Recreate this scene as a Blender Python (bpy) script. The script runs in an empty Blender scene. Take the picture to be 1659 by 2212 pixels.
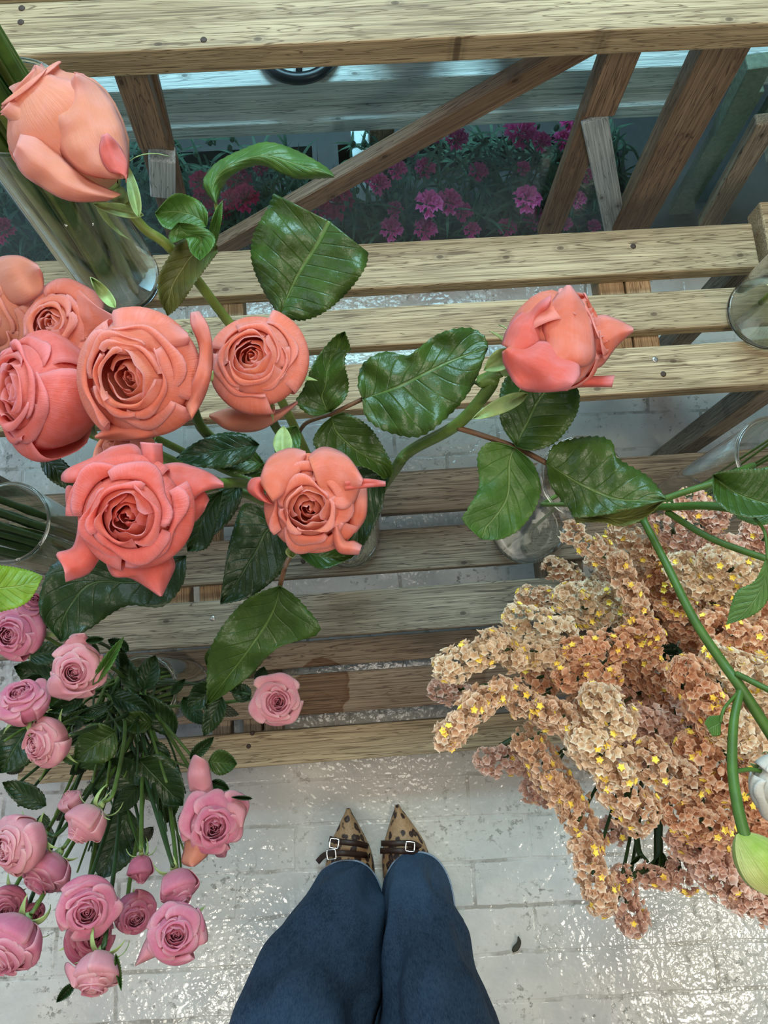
import bpy, math, random
from mathutils import Vector, Matrix, noise
random.seed(7)
SC = bpy.context.scene
COL = SC.collection
PI = math.pi

# ------------------------------------------------------------------ camera
F, CX, CY, CH = 1640.0, 829.5, 1106.0, 1.5
_n = Vector(((795-CX)/F, -(1460-CY)/F, -1)).normalized()
_s = .066
_X = Vector((1, _s, -(_n.x+_s*_n.y)/_n.z)).normalized()
_Z = -_n
_Y = _Z.cross(_X)
RM = Matrix((_X, _Y, _Z))            # camera axes -> world
CAMP = Vector((0, 0, CH))
cam = bpy.data.objects.new('camera', bpy.data.cameras.new('camera'))
COL.objects.link(cam)
cam.matrix_world = Matrix.Translation(CAMP) @ RM.to_4x4()
cam.data.sensor_fit = 'HORIZONTAL'
cam.data.sensor_width = 36
cam.data.lens = 36*F/1659
cam.data.clip_start = .02
SC.camera = cam

# ------------------------------------------------------------------ world, light, exposure
w = bpy.data.worlds.new('world'); SC.world = w; w.use_nodes = True
w.node_tree.nodes['Background'].inputs[0].default_value = (.80, .88, 1, 1)
w.node_tree.nodes['Background'].inputs[1].default_value = .25
SC.view_settings.view_transform = 'Standard'
SC.view_settings.look = 'None'
SC.view_settings.exposure = 0.0
SC.view_settings.gamma = 1
def area(name, loc, target, size, power, col, sy=None):
    l = bpy.data.lights.new(name, 'AREA'); l.energy = power; l.color = col
    l.shape = 'RECTANGLE'; l.size = size; l.size_y = sy or size
    o = bpy.data.objects.new(name, l); COL.objects.link(o); o.location = loc
    o.rotation_euler = (Vector(target)-Vector(loc)).to_track_quat('-Z', 'Y').to_euler()
    return o
area('ceiling_light', (.1, .25, 2.75), (.05, .1, .3), 1.0, 24, (1, .90, .76), .8)
area('ceiling_light_right', (1.62, -1.50, 2.8), (.5, -.5, 0), .32, 24, (1, .91, .76))
area('ceiling_light_left', (-.80, -1.62, 2.8), (-.3, -.5, 0), .26, 13, (1, .93, .80))
area('window_light', (-2.3, .6, 2.0), (-.2, -.3, .2), 1.3, 18, (.70, .85, 1))
area('added_low_rear_fill', (-1.9, 1.7, .75), (.1, .25, 0), .9, 20, (.42, .70, 1), .5)  # added cool fill that tints the floor under the tiers
area('cold_rear_light', (.1, 2.1, 2.3), (0, 1.1, 0), 1.4, 95, (.50, .84, 1), .8)

# ------------------------------------------------------------------ helpers
def ray(px, py):
    return RM @ Vector(((px-CX)/F, -(py-CY)/F, -1))
def P(px, py, z):
    r = ray(px, py)
    return CAMP + r*((z-CH)/r.z)
def depth(p):
    return -(RM.transposed() @ (p-CAMP)).z
def imgdir(dx, dy):
    return (RM @ Vector((dx, -dy, 0))).normalized()
def lerp(a, b, t): return a+(b-a)*t
def smooth(a, b, t):
    t = max(0, min(1, (t-a)/(b-a))); return t*t*(3-2*t)
def cat(pts, t):
    """Catmull-Rom through pts (tuples), t in 0..1"""
    n = len(pts)-1
    f = max(0, min(.99999, t))*n; i = int(f); f -= i
    g = lambda k: pts[max(0, min(n, k))]
    a, b, c, d = g(i-1), g(i), g(i+1), g(i+2)
    return [0.5*(2*B+(C-A)*f+(2*A-5*B+4*C-D)*f*f+(-A+3*B-3*C+D)*f**3) for A, B, C, D in zip(a, b, c, d)]
def resample(pts, n):
    """even spacing along a polyline of 2D points"""
    fine = [cat(pts, i/60) for i in range(61)]
    L = [0]
    for a, b in zip(fine, fine[1:]): L.append(L[-1]+math.hypot(b[0]-a[0], b[1]-a[1]))
    out = []; j = 0
    for i in range(n+1):
        s = L[-1]*i/n
        while j < 59 and L[j+1] < s: j += 1
        d = L[j+1]-L[j]; f = (s-L[j])/d if d > 1e-9 else 0
        out.append((lerp(fine[j][0], fine[j+1][0], f), lerp(fine[j][1], fine[j+1][1], f)))
    return out

class MB:
    def __init__(s): s.v = []; s.f = []; s.uv = []; s.c = []
    def vert(s, p, uv=(0, 0), c=0): s.v.append(tuple(p)); s.uv.append(uv); s.c.append(c); return len(s.v)-1
    def grid(s, fn, nu, nv, wrap=False, c=0):
        b = len(s.v)
        for j in range(nv+1):
            for i in range(nu+1):
                p, uv = fn(i/nu, j/nv); s.vert(p, uv, c)
        for j in range(nv):
            for i in range(nu):
                a = b+j*(nu+1)+i
                s.f.append((a, a+1, a+nu+2, a+nu+1))
    def tube(s, pts, r, n=8, r2=None, cap=True):
        """pts: list of Vectors"""
        r2 = r if r2 is None else r2
        m = len(pts); rings = []
        up = Vector((.31, .77, .55)).normalized()
        for i, p in enumerate(pts):
            t = (pts[min(m-1, i+1)]-pts[max(0, i-1)])
            if t.length < 1e-9: t = Vector((0, 0, 1))
            t.normalize(); a = t.cross(up)
            if a.length < .05: a = t.cross(Vector((1, 0, 0)))
            a.normalize(); bb = t.cross(a)
            rr = r[i] if isinstance(r, (list, tuple)) else lerp(r, r2, i/(m-1))
            ring = []
            for k in range(n):
                q = 2*PI*k/n
                ring.append(s.vert(p+(a*math.cos(q)+bb*math.sin(q))*rr, (k/n, i/(m-1))))
            rings.append(ring)
        for x, y in zip(rings, rings[1:]):
            for k in range(n): s.f.append((x[k], x[(k+1) % n], y[(k+1) % n], y[k]))
        if cap: s.f.append(tuple(rings[0][::-1])); s.f.append(tuple(rings[-1]))
    def box(s, lo, hi):
        b = len(s.v)
        for z in (lo[2], hi[2]):
            for y in (lo[1], hi[1]):
                for x in (lo[0], hi[0]): s.vert((x, y, z))
        for q in ((0, 2, 3, 1), (4, 5, 7, 6), (0, 1, 5, 4), (2, 6, 7, 3), (0, 4, 6, 2), (1, 3, 7, 5)): s.f.append(tuple(b+k for k in q))
    def lathe(s, prof, n=48, c=(0, 0, 0)):
        c = Vector(c); b = len(s.v); m = len(prof)
        for (r, z) in prof:
            for k in range(n): s.vert(c+Vector((r*math.cos(2*PI*k/n), r*math.sin(2*PI*k/n), z)), (k/n, z))
        for j in range(m-1):
            for k in range(n):
                a = b+j*n+k; d = b+j*n+(k+1) % n; s.f.append((a, d, d+n, a+n))

def wloc(o):
    p = Vector((0, 0, 0))
    while o: p = p+Vector(o.location); o = o.parent
    return p
def link(name, data, parent=None):
    o = bpy.data.objects.new(name, data); COL.objects.link(o)
    if parent: o.parent = parent
    return o
def obj(name, mb, mat, parent=None, origin=None, smoothf=True, solid=0, sub=0, bevel=0):
    me = bpy.data.meshes.new(name)
    if origin is None:
        xs = [v[0] for v in mb.v]; ys = [v[1] for v in mb.v]; zs = [v[2] for v in mb.v]
        origin = Vector(((min(xs)+max(xs))/2, (min(ys)+max(ys))/2, min(zs)))
    origin = Vector(origin)
    me.from_pydata([(v[0]-origin.x, v[1]-origin.y, v[2]-origin.z) for v in mb.v], [], mb.f)
    uvl = me.uv_layers.new(name='UVMap'); 
    vi = [0]*len(me.loops); me.loops.foreach_get('vertex_index', vi)
    flat = []
    for i in vi: flat.extend(mb.uv[i])
    uvl.data.foreach_set('uv', flat)
    if any(mb.c):
        at = me.attributes.new('tone', 'FLOAT', 'POINT'); at.data.foreach_set('value', mb.c)
    me.materials.append(mat)
    if smoothf: me.polygons.foreach_set('use_smooth', [True]*len(me.polygons))
    me.update()
    o = link(name, me, parent)
    o.location = origin-(wloc(parent) if parent else Vector((0, 0, 0)))
    if bevel:
        m = o.modifiers.new('b', 'BEVEL'); m.width = bevel; m.segments = 2; m.limit_method = 'ANGLE'
    if solid:
        m = o.modifiers.new('s', 'SOLIDIFY'); m.thickness = solid; m.offset = 0
    if sub:
        m = o.modifiers.new('u', 'SUBSURF'); m.levels = m.render_levels = sub
    return o
def tag(o, label=None, cat_=None, group=None, kind=None):
    if label: o['label'] = label
    if cat_: o['category'] = cat_
    if group: o['group'] = group
    if kind: o['kind'] = kind
    return o
def empty(name, loc, label, cat_, group=None):
    o = link(name, None); o.location = loc; o.empty_display_size = .02
    return tag(o, label, cat_, group)

# ------------------------------------------------------------------ materials
class N:
    """tiny node helper"""
    def __init__(s, name):
        s.m = bpy.data.materials.new(name); s.m.use_nodes = True
        s.t = s.m.node_tree; s.b = s.t.nodes['Principled BSDF']; s.out = s.t.nodes['Material Output']
    def n(s, typ, **k):
        x = s.t.nodes.new(typ)
        for a, v in k.items():
            if a.startswith('i_'): x.inputs[a[2:]].default_value = v
            else: setattr(x, a, v)
        return x
    def l(s, a, b): s.t.links.new(a, b)
    def coord(s, scale=(1, 1, 1), kind='Object', loc=(0, 0, 0), rand=False):
        tc = s.n('ShaderNodeTexCoord'); mp = s.n('ShaderNodeMapping'); mp.inputs['Scale'].default_value = scale
        mp.inputs['Location'].default_value = loc
        if rand:
            oi = s.n('ShaderNodeObjectInfo'); ml = s.n('ShaderNodeMath', operation='MULTIPLY'); ml.inputs[1].default_value = 37.
            s.l(oi.outputs['Random'], ml.inputs[0]); va = s.n('ShaderNodeVectorMath', operation='ADD')
            s.l(tc.outputs[kind], va.inputs[0]); s.l(ml.outputs[0], va.inputs[1]); s.l(va.outputs[0], mp.inputs[0])
        else: s.l(tc.outputs[kind], mp.inputs[0])
        return mp.outputs[0]
    def noise(s, vec, scale, detail=4, rough=.6, dist=0):
        x = s.n('ShaderNodeTexNoise'); x.inputs['Scale'].default_value = scale; x.inputs['Detail'].default_value = detail
        x.inputs['Roughness'].default_value = rough; x.inputs['Distortion'].default_value = dist
        if vec is not None: s.l(vec, x.inputs['Vector'])
        return x.outputs['Fac']
    def ramp(s, fac, stops, interp='LINEAR'):
        r = s.n('ShaderNodeValToRGB'); cr = r.color_ramp; cr.interpolation = interp
        while len(cr.elements) < len(stops): cr.elements.new(.5)
        for e, (p, c) in zip(cr.elements, stops):
            e.position = p; e.color = (c, c, c, 1) if not isinstance(c, tuple) else (*c[:3], 1)
        s.l(fac, r.inputs[0]); return r.outputs[0]
    def mix(s, fac, a, b, mode='MIX'):
        x = s.n('ShaderNodeMix', data_type='RGBA', blend_type=mode)
        for sock, v in ((x.inputs[0], fac), (x.inputs[6], a), (x.inputs[7], b)):
            if hasattr(v, 'is_output') or isinstance(v, bpy.types.NodeSocket): s.l(v, sock)
            else: sock.default_value = v if isinstance(v, (int, float)) else (*v[:3], 1)
        return x.outputs[2]
    def math(s, op, a, b=None, c=None):
        x = s.n('ShaderNodeMath', operation=op)
        for i, v in enumerate((a, b, c)):
            if v is None: continue
            if isinstance(v, bpy.types.NodeSocket): s.l(v, x.inputs[i])
            else: x.inputs[i].default_value = v
        return x.outputs[0]
    def bump(s, h, strength=.3, dist=.001):
        x = s.n('ShaderNodeBump'); x.inputs['Strength'].default_value = strength; x.inputs['Distance'].default_value = dist
        s.l(h, x.inputs['Height']); s.l(x.outputs[0], s.b.inputs['Normal']); return x
    def sets(s, **k):
        for a, v in k.items(): s.b.inputs[a.replace('_', ' ')].default_value = (*v, 1) if isinstance(v, tuple) else v
    def thin(s, colsock, amount=.3, gain=None):
        """let light through a thin sheet (petal, leaf)"""
        tr = s.n('ShaderNodeBsdfTranslucent'); 
        if isinstance(colsock, bpy.types.NodeSocket): s.l(colsock, tr.inputs[0])
        mx = s.n('ShaderNodeMixShader'); mx.inputs[0].default_value = amount
        s.l(s.b.outputs[0], mx.inputs[1]); s.l(tr.outputs[0], mx.inputs[2]); s.l(mx.outputs[0], s.out.inputs[0])

def wood(name, light, mid, dark, rough=.6, stain=None, knot=True, spec=.3):
    s = N(name)
    v = s.coord((.55, 15, 15), rand=True)
    g1 = s.noise(v, 5, 3, .6, .8)
    v2 = s.coord((1.4, 120, 120), rand=True)
    g2 = s.noise(v2, 3.0, 4, .7)
    lines = s.math('SINE', s.math('MULTIPLY', g1, 62.))
    lines = s.math('MULTIPLY_ADD', lines, .5, .5)
    ln = s.ramp(lines, [(0, 1.), (.12, .15), (.35, 0.), (1, 0)])
    base = s.mix(s.ramp(s.noise(s.coord((1, 5, 5), rand=True), 4, 4, .6), [(.3, 0.), (.7, 1.)]), mid, light)
    base = s.mix(s.math('MULTIPLY', ln, .95), base, dark)
    base = s.mix(s.ramp(g2, [(.34, .7), (.60, 0.)]), base, dark)
    if knot:
        vo = s.n('ShaderNodeTexVoronoi'); vo.voronoi_dimensions = '2D'; vo.inputs['Scale'].default_value = 7.5
        s.l(s.coord((.9, 1.6, 1.6), rand=True), vo.inputs['Vector'])
        kn = s.ramp(vo.outputs['Distance'], [(0, 1.), (.030, .85), (.042, .2), (.060, .35), (.10, 0.), (1, 0)])
        base = s.mix(s.math('MULTIPLY', kn, .85), base, (dark[0]*.45, dark[1]*.4, dark[2]*.35))
    if stain:
        geo = s.n('ShaderNodeNewGeometry'); tot = None
        nz = s.noise(geo.outputs['Position'], 30, 3, .5)
        for (c, r, a) in stain:
            vm = s.n('ShaderNodeVectorMath', operation='DISTANCE'); s.l(geo.outputs['Position'], vm.inputs[0]); vm.inputs[1].default_value = c
            d = s.math('MULTIPLY_ADD', nz, .03, vm.outputs['Value'])
            k = s.ramp(s.math('DIVIDE', d, r*1.6), [(0, .75*a), (.60, .8*a), (.66, 1.*a), (.70, 0.), (1, 0.)])
            tot = k if tot is None else s.math('MAXIMUM', tot, k)
        base = s.mix(tot, base, s.mix(1., base, (.50, .33, .20), 'MULTIPLY'))
    s.l(base, s.b.inputs['Base Color']); s.sets(Roughness=rough)
    s.b.inputs['Specular IOR Level'].default_value = spec
    s.bump(s.math('ADD', s.math('MULTIPLY', ln, -.6), g2), .5, .0012)
    return s.m
STAINS = [((-.085, -.015, .1), .062, 1.), ((-.085, -.06, .1), .05, 1.), ((.17, -.01, .1), .055, .55)]
M = {}
M['wood'] = wood('weathered_pine', (.52, .41, .245), (.33, .24, .13), (.12, .076, .038))
M['wood_edge'] = wood('fresh_pine', (.56, .40, .23), (.40, .26, .135), (.19, .11, .055))
M['wood_grey'] = wood('greyed_pine', (.35, .29, .20), (.20, .16, .108), (.065, .048, .031))
M['wood_wet'] = wood('stained_pine', (.38, .295, .20), (.26, .19, .125), (.09, .06, .037), stain=STAINS)
M['wood_brown'] = wood('brown_timber', (.30, .20, .125), (.20, .125, .072), (.075, .042, .023), rough=.5)
M['wood_cold'] = wood('pale_grey_timber', (.66, .70, .68), (.50, .54, .52), (.22, .24, .23))

def petal_mat(name, inner, mid, edge, base, trans=.48, rough=.55):
    s = N(name)
    tc = s.n('ShaderNodeTexCoord'); sp = s.n('ShaderNodeSeparateXYZ'); s.l(tc.outputs['UV'], sp.inputs[0])
    at = s.n('ShaderNodeAttribute', attribute_name='tone')
    em = s.math('MAXIMUM', s.ramp(sp.outputs['Y'], [(.80, 0.), (.93, .75), (1, 1.)]), s.ramp(s.math('ABSOLUTE', sp.outputs['X']), [(.80, 0.), (1, .75)]))
    c = s.ramp(sp.outputs['Y'], [(0, base), (.22, mid)])
    c = s.mix(s.ramp(at.outputs['Fac'], [(.05, 1.), (.75, 0.)]), c, inner)
    nz = s.noise(s.coord((1, 1, 1)), 48, 5, .6, .5)
    c = s.mix(s.ramp(nz, [(.40, 0.), (.72, .6)]), c, edge)
    c = s.mix(em, c, edge)
    # fine lengthwise veins of the petal
    wv = s.noise(s.coord((34, 1.2, 1), 'UV'), 2.5, 3, .6)
    c = s.mix(s.ramp(wv, [(.35, .45), (.62, 0.)]), c, s.mix(1., c, (.86, .72, .70), 'MULTIPLY'))
    s.l(c, s.b.inputs['Base Color']); s.sets(Roughness=rough)
    s.b.inputs['Specular IOR Level'].default_value = .25
    s.b.inputs['Sheen Weight'].default_value = .15
    s.bump(s.math('ADD', wv, s.math('MULTIPLY', nz, 1.6)), .45, .0022)
    s.thin(c, trans)
    return s.m
M['coral'] = petal_mat('coral_petal', (.97, .30, .16), (.92, .215, .16), (.97, .42, .44), (.85, .38, .16))
M['salmon'] = petal_mat('salmon_petal', (.98, .42, .22), (.94, .31, .19), (.97, .50, .47), (.90, .50, .26))
M['peach'] = petal_mat('peach_petal', (.98, .48, .30), (.94, .45, .29), (.96, .52, .46), (.90, .58, .30))
M['pink'] = petal_mat('pink_petal', (.76, .20, .35), (.80, .27, .41), (.93, .56, .62), (.80, .68, .52))
M['pinkdark'] = petal_mat('dusky_pink_petal', (.58, .10, .21), (.68, .19, .32), (.86, .43, .50), (.70, .50, .40))
M['pinkpale'] = petal_mat('pale_pink_petal', (.78, .22, .37), (.86, .40, .47), (.95, .64, .64), (.74, .74, .56))
M['magenta'] = petal_mat('magenta_petal', (.75, .02, .30), (.85, .05, .42), (.90, .20, .55), (.4, .02, .2))
M['crimson'] = petal_mat('crimson_petal', (.45, .01, .08), (.58, .02, .14), (.66, .05, .2), (.3, .01, .06))
M['cream'] = petal_mat('cream_petal', (.8, .8, .65), (.85, .84, .76), (.9, .9, .86), (.5, .6, .3))

def leaf_mat(name, top, vein, under, rough=.36, trans=.18):
    s = N(name)
    tc = s.n('ShaderNodeTexCoord'); sp = s.n('ShaderNodeSeparateXYZ'); s.l(tc.outputs['UV'], sp.inputs[0])
    au = s.math('ABSOLUTE', sp.outputs['X'])
    mid = s.ramp(au, [(0, 1.), (.022, .9), (.05, 0.)])
    ph = s.math('MULTIPLY', s.math('SUBTRACT', sp.outputs['Y'], s.math('MULTIPLY', s.math('POWER', au, .85), .26)), 8.5)
    fr = s.math('ABSOLUTE', s.math('SUBTRACT', s.math('FRACT', ph), .5))
    side = s.ramp(fr, [(0, .9), (.03, .5), (.075, 0.)])
    side = s.math('MULTIPLY', side, s.ramp(au, [(.02, .8), (.85, .1)]))
    fine = s.n('ShaderNodeTexVoronoi'); fine.feature = 'DISTANCE_TO_EDGE'; fine.inputs['Scale'].default_value = 30
    s.l(s.coord((1, 1.5, 1), 'UV'), fine.inputs['Vector'])
    net = s.ramp(fine.outputs['Distance'], [(0, .35), (.08, 0.)])
    nz = s.noise(s.coord(), 40, 5, .6)
    c = s.mix(s.ramp(nz, [(.35, 0.), (.7, 1.)]), top, (top[0]*1.7, top[1]*1.45, top[2]*1.3))
    c = s.mix(s.math('MULTIPLY', net, .25), c, vein)
    c = s.mix(s.math('MULTIPLY', side, .28), c, vein)
    c = s.mix(s.math('MULTIPLY', mid, .75), c, vein)
    geo = s.n('ShaderNodeNewGeometry')
    s.l(c, s.b.inputs['Base Color']); s.sets(Roughness=rough)
    s.b.inputs['Specular IOR Level'].default_value = .42
    hgt = s.math('ADD', s.math('MULTIPLY', fr, .55), s.math('MULTIPLY', s.math('MAXIMUM', mid, side), -1.2))
    hgt = s.math('ADD', hgt, s.math('MULTIPLY', nz, 2.2))
    s.bump(hgt, .55, .0022)
    s.thin(c, trans)
    return s.m
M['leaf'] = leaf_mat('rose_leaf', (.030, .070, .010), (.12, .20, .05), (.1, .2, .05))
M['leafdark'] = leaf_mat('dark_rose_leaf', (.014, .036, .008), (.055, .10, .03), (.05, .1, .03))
M['leafmid'] = leaf_mat('mid_green_leaf', (.045, .12, .018), (.18, .28, .09), (.1, .2, .05), rough=.45)
M['leafolive'] = leaf_mat('leaf_underside', (.085, .105, .022), (.32, .33, .12), (.1, .2, .05), rough=.55)
M['leaflime'] = leaf_mat('young_leaf', (.15, .28, .02), (.32, .45, .10), (.1, .2, .05), rough=.45, trans=.35)
M['leafcold'] = leaf_mat('carnation_leaf', (.045, .115, .075), (.10, .19, .15), (.1, .2, .05), rough=.5)
def plain(name, c, rough=.5, metal=0, nscale=60, var=.25, spec=.4, bumpd=.0006, bs=.3):
    s = N(name)
    nz = s.noise(s.coord(), nscale, 5, .6)
    cc = s.mix(s.ramp(nz, [(.3, 0.), (.7, 1.)]), tuple(x*(1-var) for x in c), tuple(min(1, x*(1+var)) for x in c))
    s.l(cc, s.b.inputs['Base Color']); s.sets(Roughness=rough, Metallic=metal)
    s.b.inputs['Specular IOR Level'].default_value = spec
    s.bump(nz, bs, bumpd); return s.m
M['stem'] = plain('rose_stem', (.085, .14, .025), .4)
M['stemdark'] = plain('dark_stem', (.025, .055, .014), .45)
M['stemyellow'] = plain('yellow_green_stem', (.16, .20, .035), .4)
M['stemlight'] = plain('bright_green_stem', (.05, .115, .014), .5)
M['stemred'] = plain('reddish_leaf_stalk', (.13, .065, .03), .45)
M['sepal'] = plain('sepal', (.26, .36, .13), .55, var=.35)
M['screw'] = plain('screw_steel', (.35, .33, .30), .35, .9)
M['hole'] = plain('rusty_screw', (.05, .03, .02), .7, .2)
M['blackmetal'] = plain('black_metal', (.012, .013, .015), .35, .3)
M['buckle'] = plain('silver_buckle', (.92, .90, .84), .18, 1.0, var=.05)
M['strap'] = plain('dark_brown_strap', (.035, .015, .008), .5)
M['skin'] = plain('skin', (.62, .40, .30), .5, var=.08)
M['crate'] = plain('dark_crate', (.012, .014, .014), .6)
M['lightpatch'] = plain('pale_light_patch', (.60, .72, .74), .6, var=.05)  # light on the floor, painted as a pale tone
M['cement'] = plain('rough_olive_timber', (.13, .16, .11), .75, nscale=120, bumpd=.003, bs=.7)
M['debris'] = plain('dried_leaf_bit', (.03, .03, .018), .7)

def floor_surface():
    s = N('painted_brick_floor')
    geo = s.n('ShaderNodeNewGeometry'); pos = geo.outputs['Position']
    mp = s.n('ShaderNodeMapping'); mp.inputs['Rotation'].default_value = (0, 0, .03); mp.inputs['Location'].default_value = (.03, .025, 0); s.l(pos, mp.inputs[0])
    wob = s.n('ShaderNodeTexNoise'); wob.inputs['Scale'].default_value = 14; wob.inputs['Detail'].default_value = 4; s.l(mp.outputs[0], wob.inputs['Vector'])
    wv = s.n('ShaderNodeVectorMath', operation='SCALE'); wv.inputs['Scale'].default_value = .012; s.l(wob.outputs['Color'], wv.inputs[0])
    ad = s.n('ShaderNodeVectorMath', operation='ADD'); s.l(mp.outputs[0], ad.inputs[0]); s.l(wv.outputs[0], ad.inputs[1])
    br = s.n('ShaderNodeTexBrick'); s.l(ad.outputs[0], br.inputs['Vector'])
    br.inputs['Scale'].default_value = 1.; br.inputs['Brick Width'].default_value = .215; br.inputs['Row Height'].default_value = .078
    br.inputs['Mortar Size'].default_value = .0045; br.inputs['Mortar Smooth'].default_value = .5
    joint = br.outputs['Fac']
    n1 = s.noise(pos, 9, 6, .65); n2 = s.noise(pos, 75, 5, .7); n3 = s.noise(pos, 2.2, 3, .5); n4 = s.noise(pos, 210, 3, .7)
    vo = s.n('ShaderNodeTexVoronoi'); vo.inputs['Scale'].default_value = 55; s.l(pos, vo.inputs['Vector'])
    sx = s.n('ShaderNodeSeparateXYZ'); s.l(pos, sx.inputs[0])
    c = s.mix(s.ramp(n1, [(.3, 0.), (.7, 1.)]), (.43, .43, .41), (.62, .61, .57))
    patch = s.ramp(n3, [(.42, 0.), (.60, 1.)])
    c = s.mix(s.math('MULTIPLY', joint, s.ramp(s.noise(pos, 6, 5, .7), [(.47, 0.), (.58, .9)])), c, (.22, .21, .18))
    speck = s.math('MULTIPLY', s.ramp(n2, [(.55, 0.), (.63, .95)]), s.ramp(n1, [(.47, 0.), (.60, 1.)]))
    c = s.mix(speck, c, (.14, .14, .12))
    dots = s.math('MULTIPLY', s.ramp(vo.outputs['Distance'], [(0, 1.), (.11, .7), (.16, 0.)]), s.ramp(s.noise(pos, 25, 2, .5), [(.56, 0.), (.62, .9)]))
    c = s.mix(dots, c, (.13, .13, .12))
    c = s.mix(s.math('MULTIPLY', patch, .5), c, (.60, .54, .42))
    iso = s.math('ABSOLUTE', s.math('SUBTRACT', s.noise(pos, 2.0, 6, .55), .52))
    cr = s.math('MULTIPLY', s.ramp(iso, [(0, 1.), (.002, .8), (.005, 0.)]), s.ramp(s.noise(pos, 5, 2, .5), [(.54, 0.), (.6, .4)]))
    c = s.mix(cr, c, (.25, .24, .20))
    s.l(c, s.b.inputs['Base Color'])
    s.l(s.ramp(n1, [(.3, .10), (.7, .22)]), s.b.inputs['Roughness'])
    s.b.inputs['Specular IOR Level'].default_value = .5
    sp_ = s.noise(pos, 85, 1.5, .5); pm = s.ramp(s.noise(pos, 2.6, 2, .5), [(.35, .25), (.62, 1.)])
    h = s.math('ADD', s.math('MULTIPLY', s.math('MULTIPLY', sp_, pm), 1.2), s.math('MULTIPLY', s.noise(pos, 12, 2, .5), 2.5))
    h = s.math('ADD', h, s.math('MULTIPLY', joint, -.3)); h = s.math('ADD', h, s.math('MULTIPLY', speck, -.5))
    h = s.math('ADD', h, s.math('MULTIPLY', cr, -.8))
    s.bump(h, 1., .0018)
    return s.m
M['floor'] = floor_surface()

def denim_mat():
    s = N('blue_denim')
    n1 = s.noise(s.coord((1, 1, .35)), 22, 5, .65); n2 = s.noise(s.coord((1, 1, .12)), 500, 3, .7)
    n3 = s.noise(s.coord((1, 1, .6)), 7, 3, .5)
    c = s.mix(s.ramp(n1, [(.35, 0.), (.7, 1.)]), (.010, .023, .043), (.024, .048, .088))
    c = s.mix(s.ramp(n3, [(.45, 0.), (.72, .8)]), c, (.042, .080, .135))
    c = s.mix(s.ramp(s.noise(s.coord((1, 1, .5)), 120, 4, .7), [(.4, 0.), (.7, .35)]), c, (.05, .085, .13))
    c = s.mix(s.ramp(n2, [(.4, .0), (.75, .5)]), c, (.08, .12, .17))
    s.l(c, s.b.inputs['Base Color']); s.sets(Roughness=.85); s.b.inputs['Specular IOR Level'].default_value = .15
    s.bump(n2, .35, .0006); return s.m
M['denim'] = denim_mat()
M['denimhem'] = plain('pale_denim_hem', (.22, .27, .34), .85, nscale=300)
def leopard_mat():
    s = N('leopard_print')
    v = s.coord((1, .8, 1))
    wob = s.n('ShaderNodeTexNoise'); wob.inputs['Scale'].default_value = 60; s.l(v, wob.inputs['Vector'])
    sc = s.n('ShaderNodeVectorMath', operation='SCALE'); sc.inputs['Scale'].default_value = .012; s.l(wob.outputs['Color'], sc.inputs[0])
    ad = s.n('ShaderNodeVectorMath', operation='ADD'); s.l(v, ad.inputs[0]); s.l(sc.outputs[0], ad.inputs[1])
    vo = s.n('ShaderNodeTexVoronoi'); vo.inputs['Scale'].default_value = 68; vo.inputs['Randomness'].default_value = .7; s.l(ad.outputs[0], vo.inputs['Vector'])
    spot = s.ramp(vo.outputs['Distance'], [(0, .82), (.14, .88), (.2, 1.), (.38, 1.), (.46, 0.), (1, 0)])
    nz = s.noise(v, 300, 3, .6)
    c = s.mix(s.ramp(nz, [(.3, 0.), (.7, 1.)]), (.30, .17, .075), (.42, .25, .12))
    c = s.mix(spot, c, (.030, .012, .007))
    s.l(c, s.b.inputs['Base Color']); s.sets(Roughness=.6); s.bump(nz, .3, .0005); return s.m
M['leopard'] = leopard_mat()

def glass_thin(name, tint=(.98, .99, .985), rough=.02, ior=1.5, pol=1.):
    s = N(name); s.t.nodes.remove(s.b)
    tr = s.n('ShaderNodeBsdfTransparent'); tr.inputs[0].default_value = (*tint, 1)
    gl = s.n('ShaderNodeBsdfGlossy'); gl.inputs['Roughness'].default_value = rough; gl.inputs[0].default_value = (1, 1, 1, 1)
    lw = s.n('ShaderNodeLayerWeight'); lw.inputs[0].default_value = .5
    fr = s.math('MULTIPLY_ADD', s.math('POWER', lw.outputs['Facing'], 3.), .8, .018)
    nz = s.noise(s.coord(), 30, 2, .5); bp = s.n('ShaderNodeBump'); bp.inputs['Strength'].default_value = .1; bp.inputs['Distance'].default_value = .002; s.l(nz, bp.inputs['Height'])
    s.l(bp.outputs[0], gl.inputs['Normal'])
    mx = s.n('ShaderNodeMixShader'); s.l(s.math('MULTIPLY', fr, pol), mx.inputs[0]); s.l(tr.outputs[0], mx.inputs[1]); s.l(gl.outputs[0], mx.inputs[2])
    s.l(mx.outputs[0], s.out.inputs[0]); return s.m
M['glass'] = glass_thin('clear_vase_glass')
M['pane'] = glass_thin('window_glass', (.88, .95, .95), .02, 1.5, .35)
M['waterside'] = glass_thin('vase_water', (.94, .975, .92), .01, 1.33, .5)
def glass_solid():
    s = N('thick_glass'); s.sets(Roughness=.03); s.b.inputs['Transmission Weight'].default_value = 1.; s.b.inputs['IOR'].default_value = 1.48
    s.b.inputs['Base Color'].default_value = (.93, .97, .97, 1)
    s.bump(s.noise(s.coord(), 45, 2, .5), .12, .003); return s.m
M['glassbase'] = glass_solid()
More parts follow.
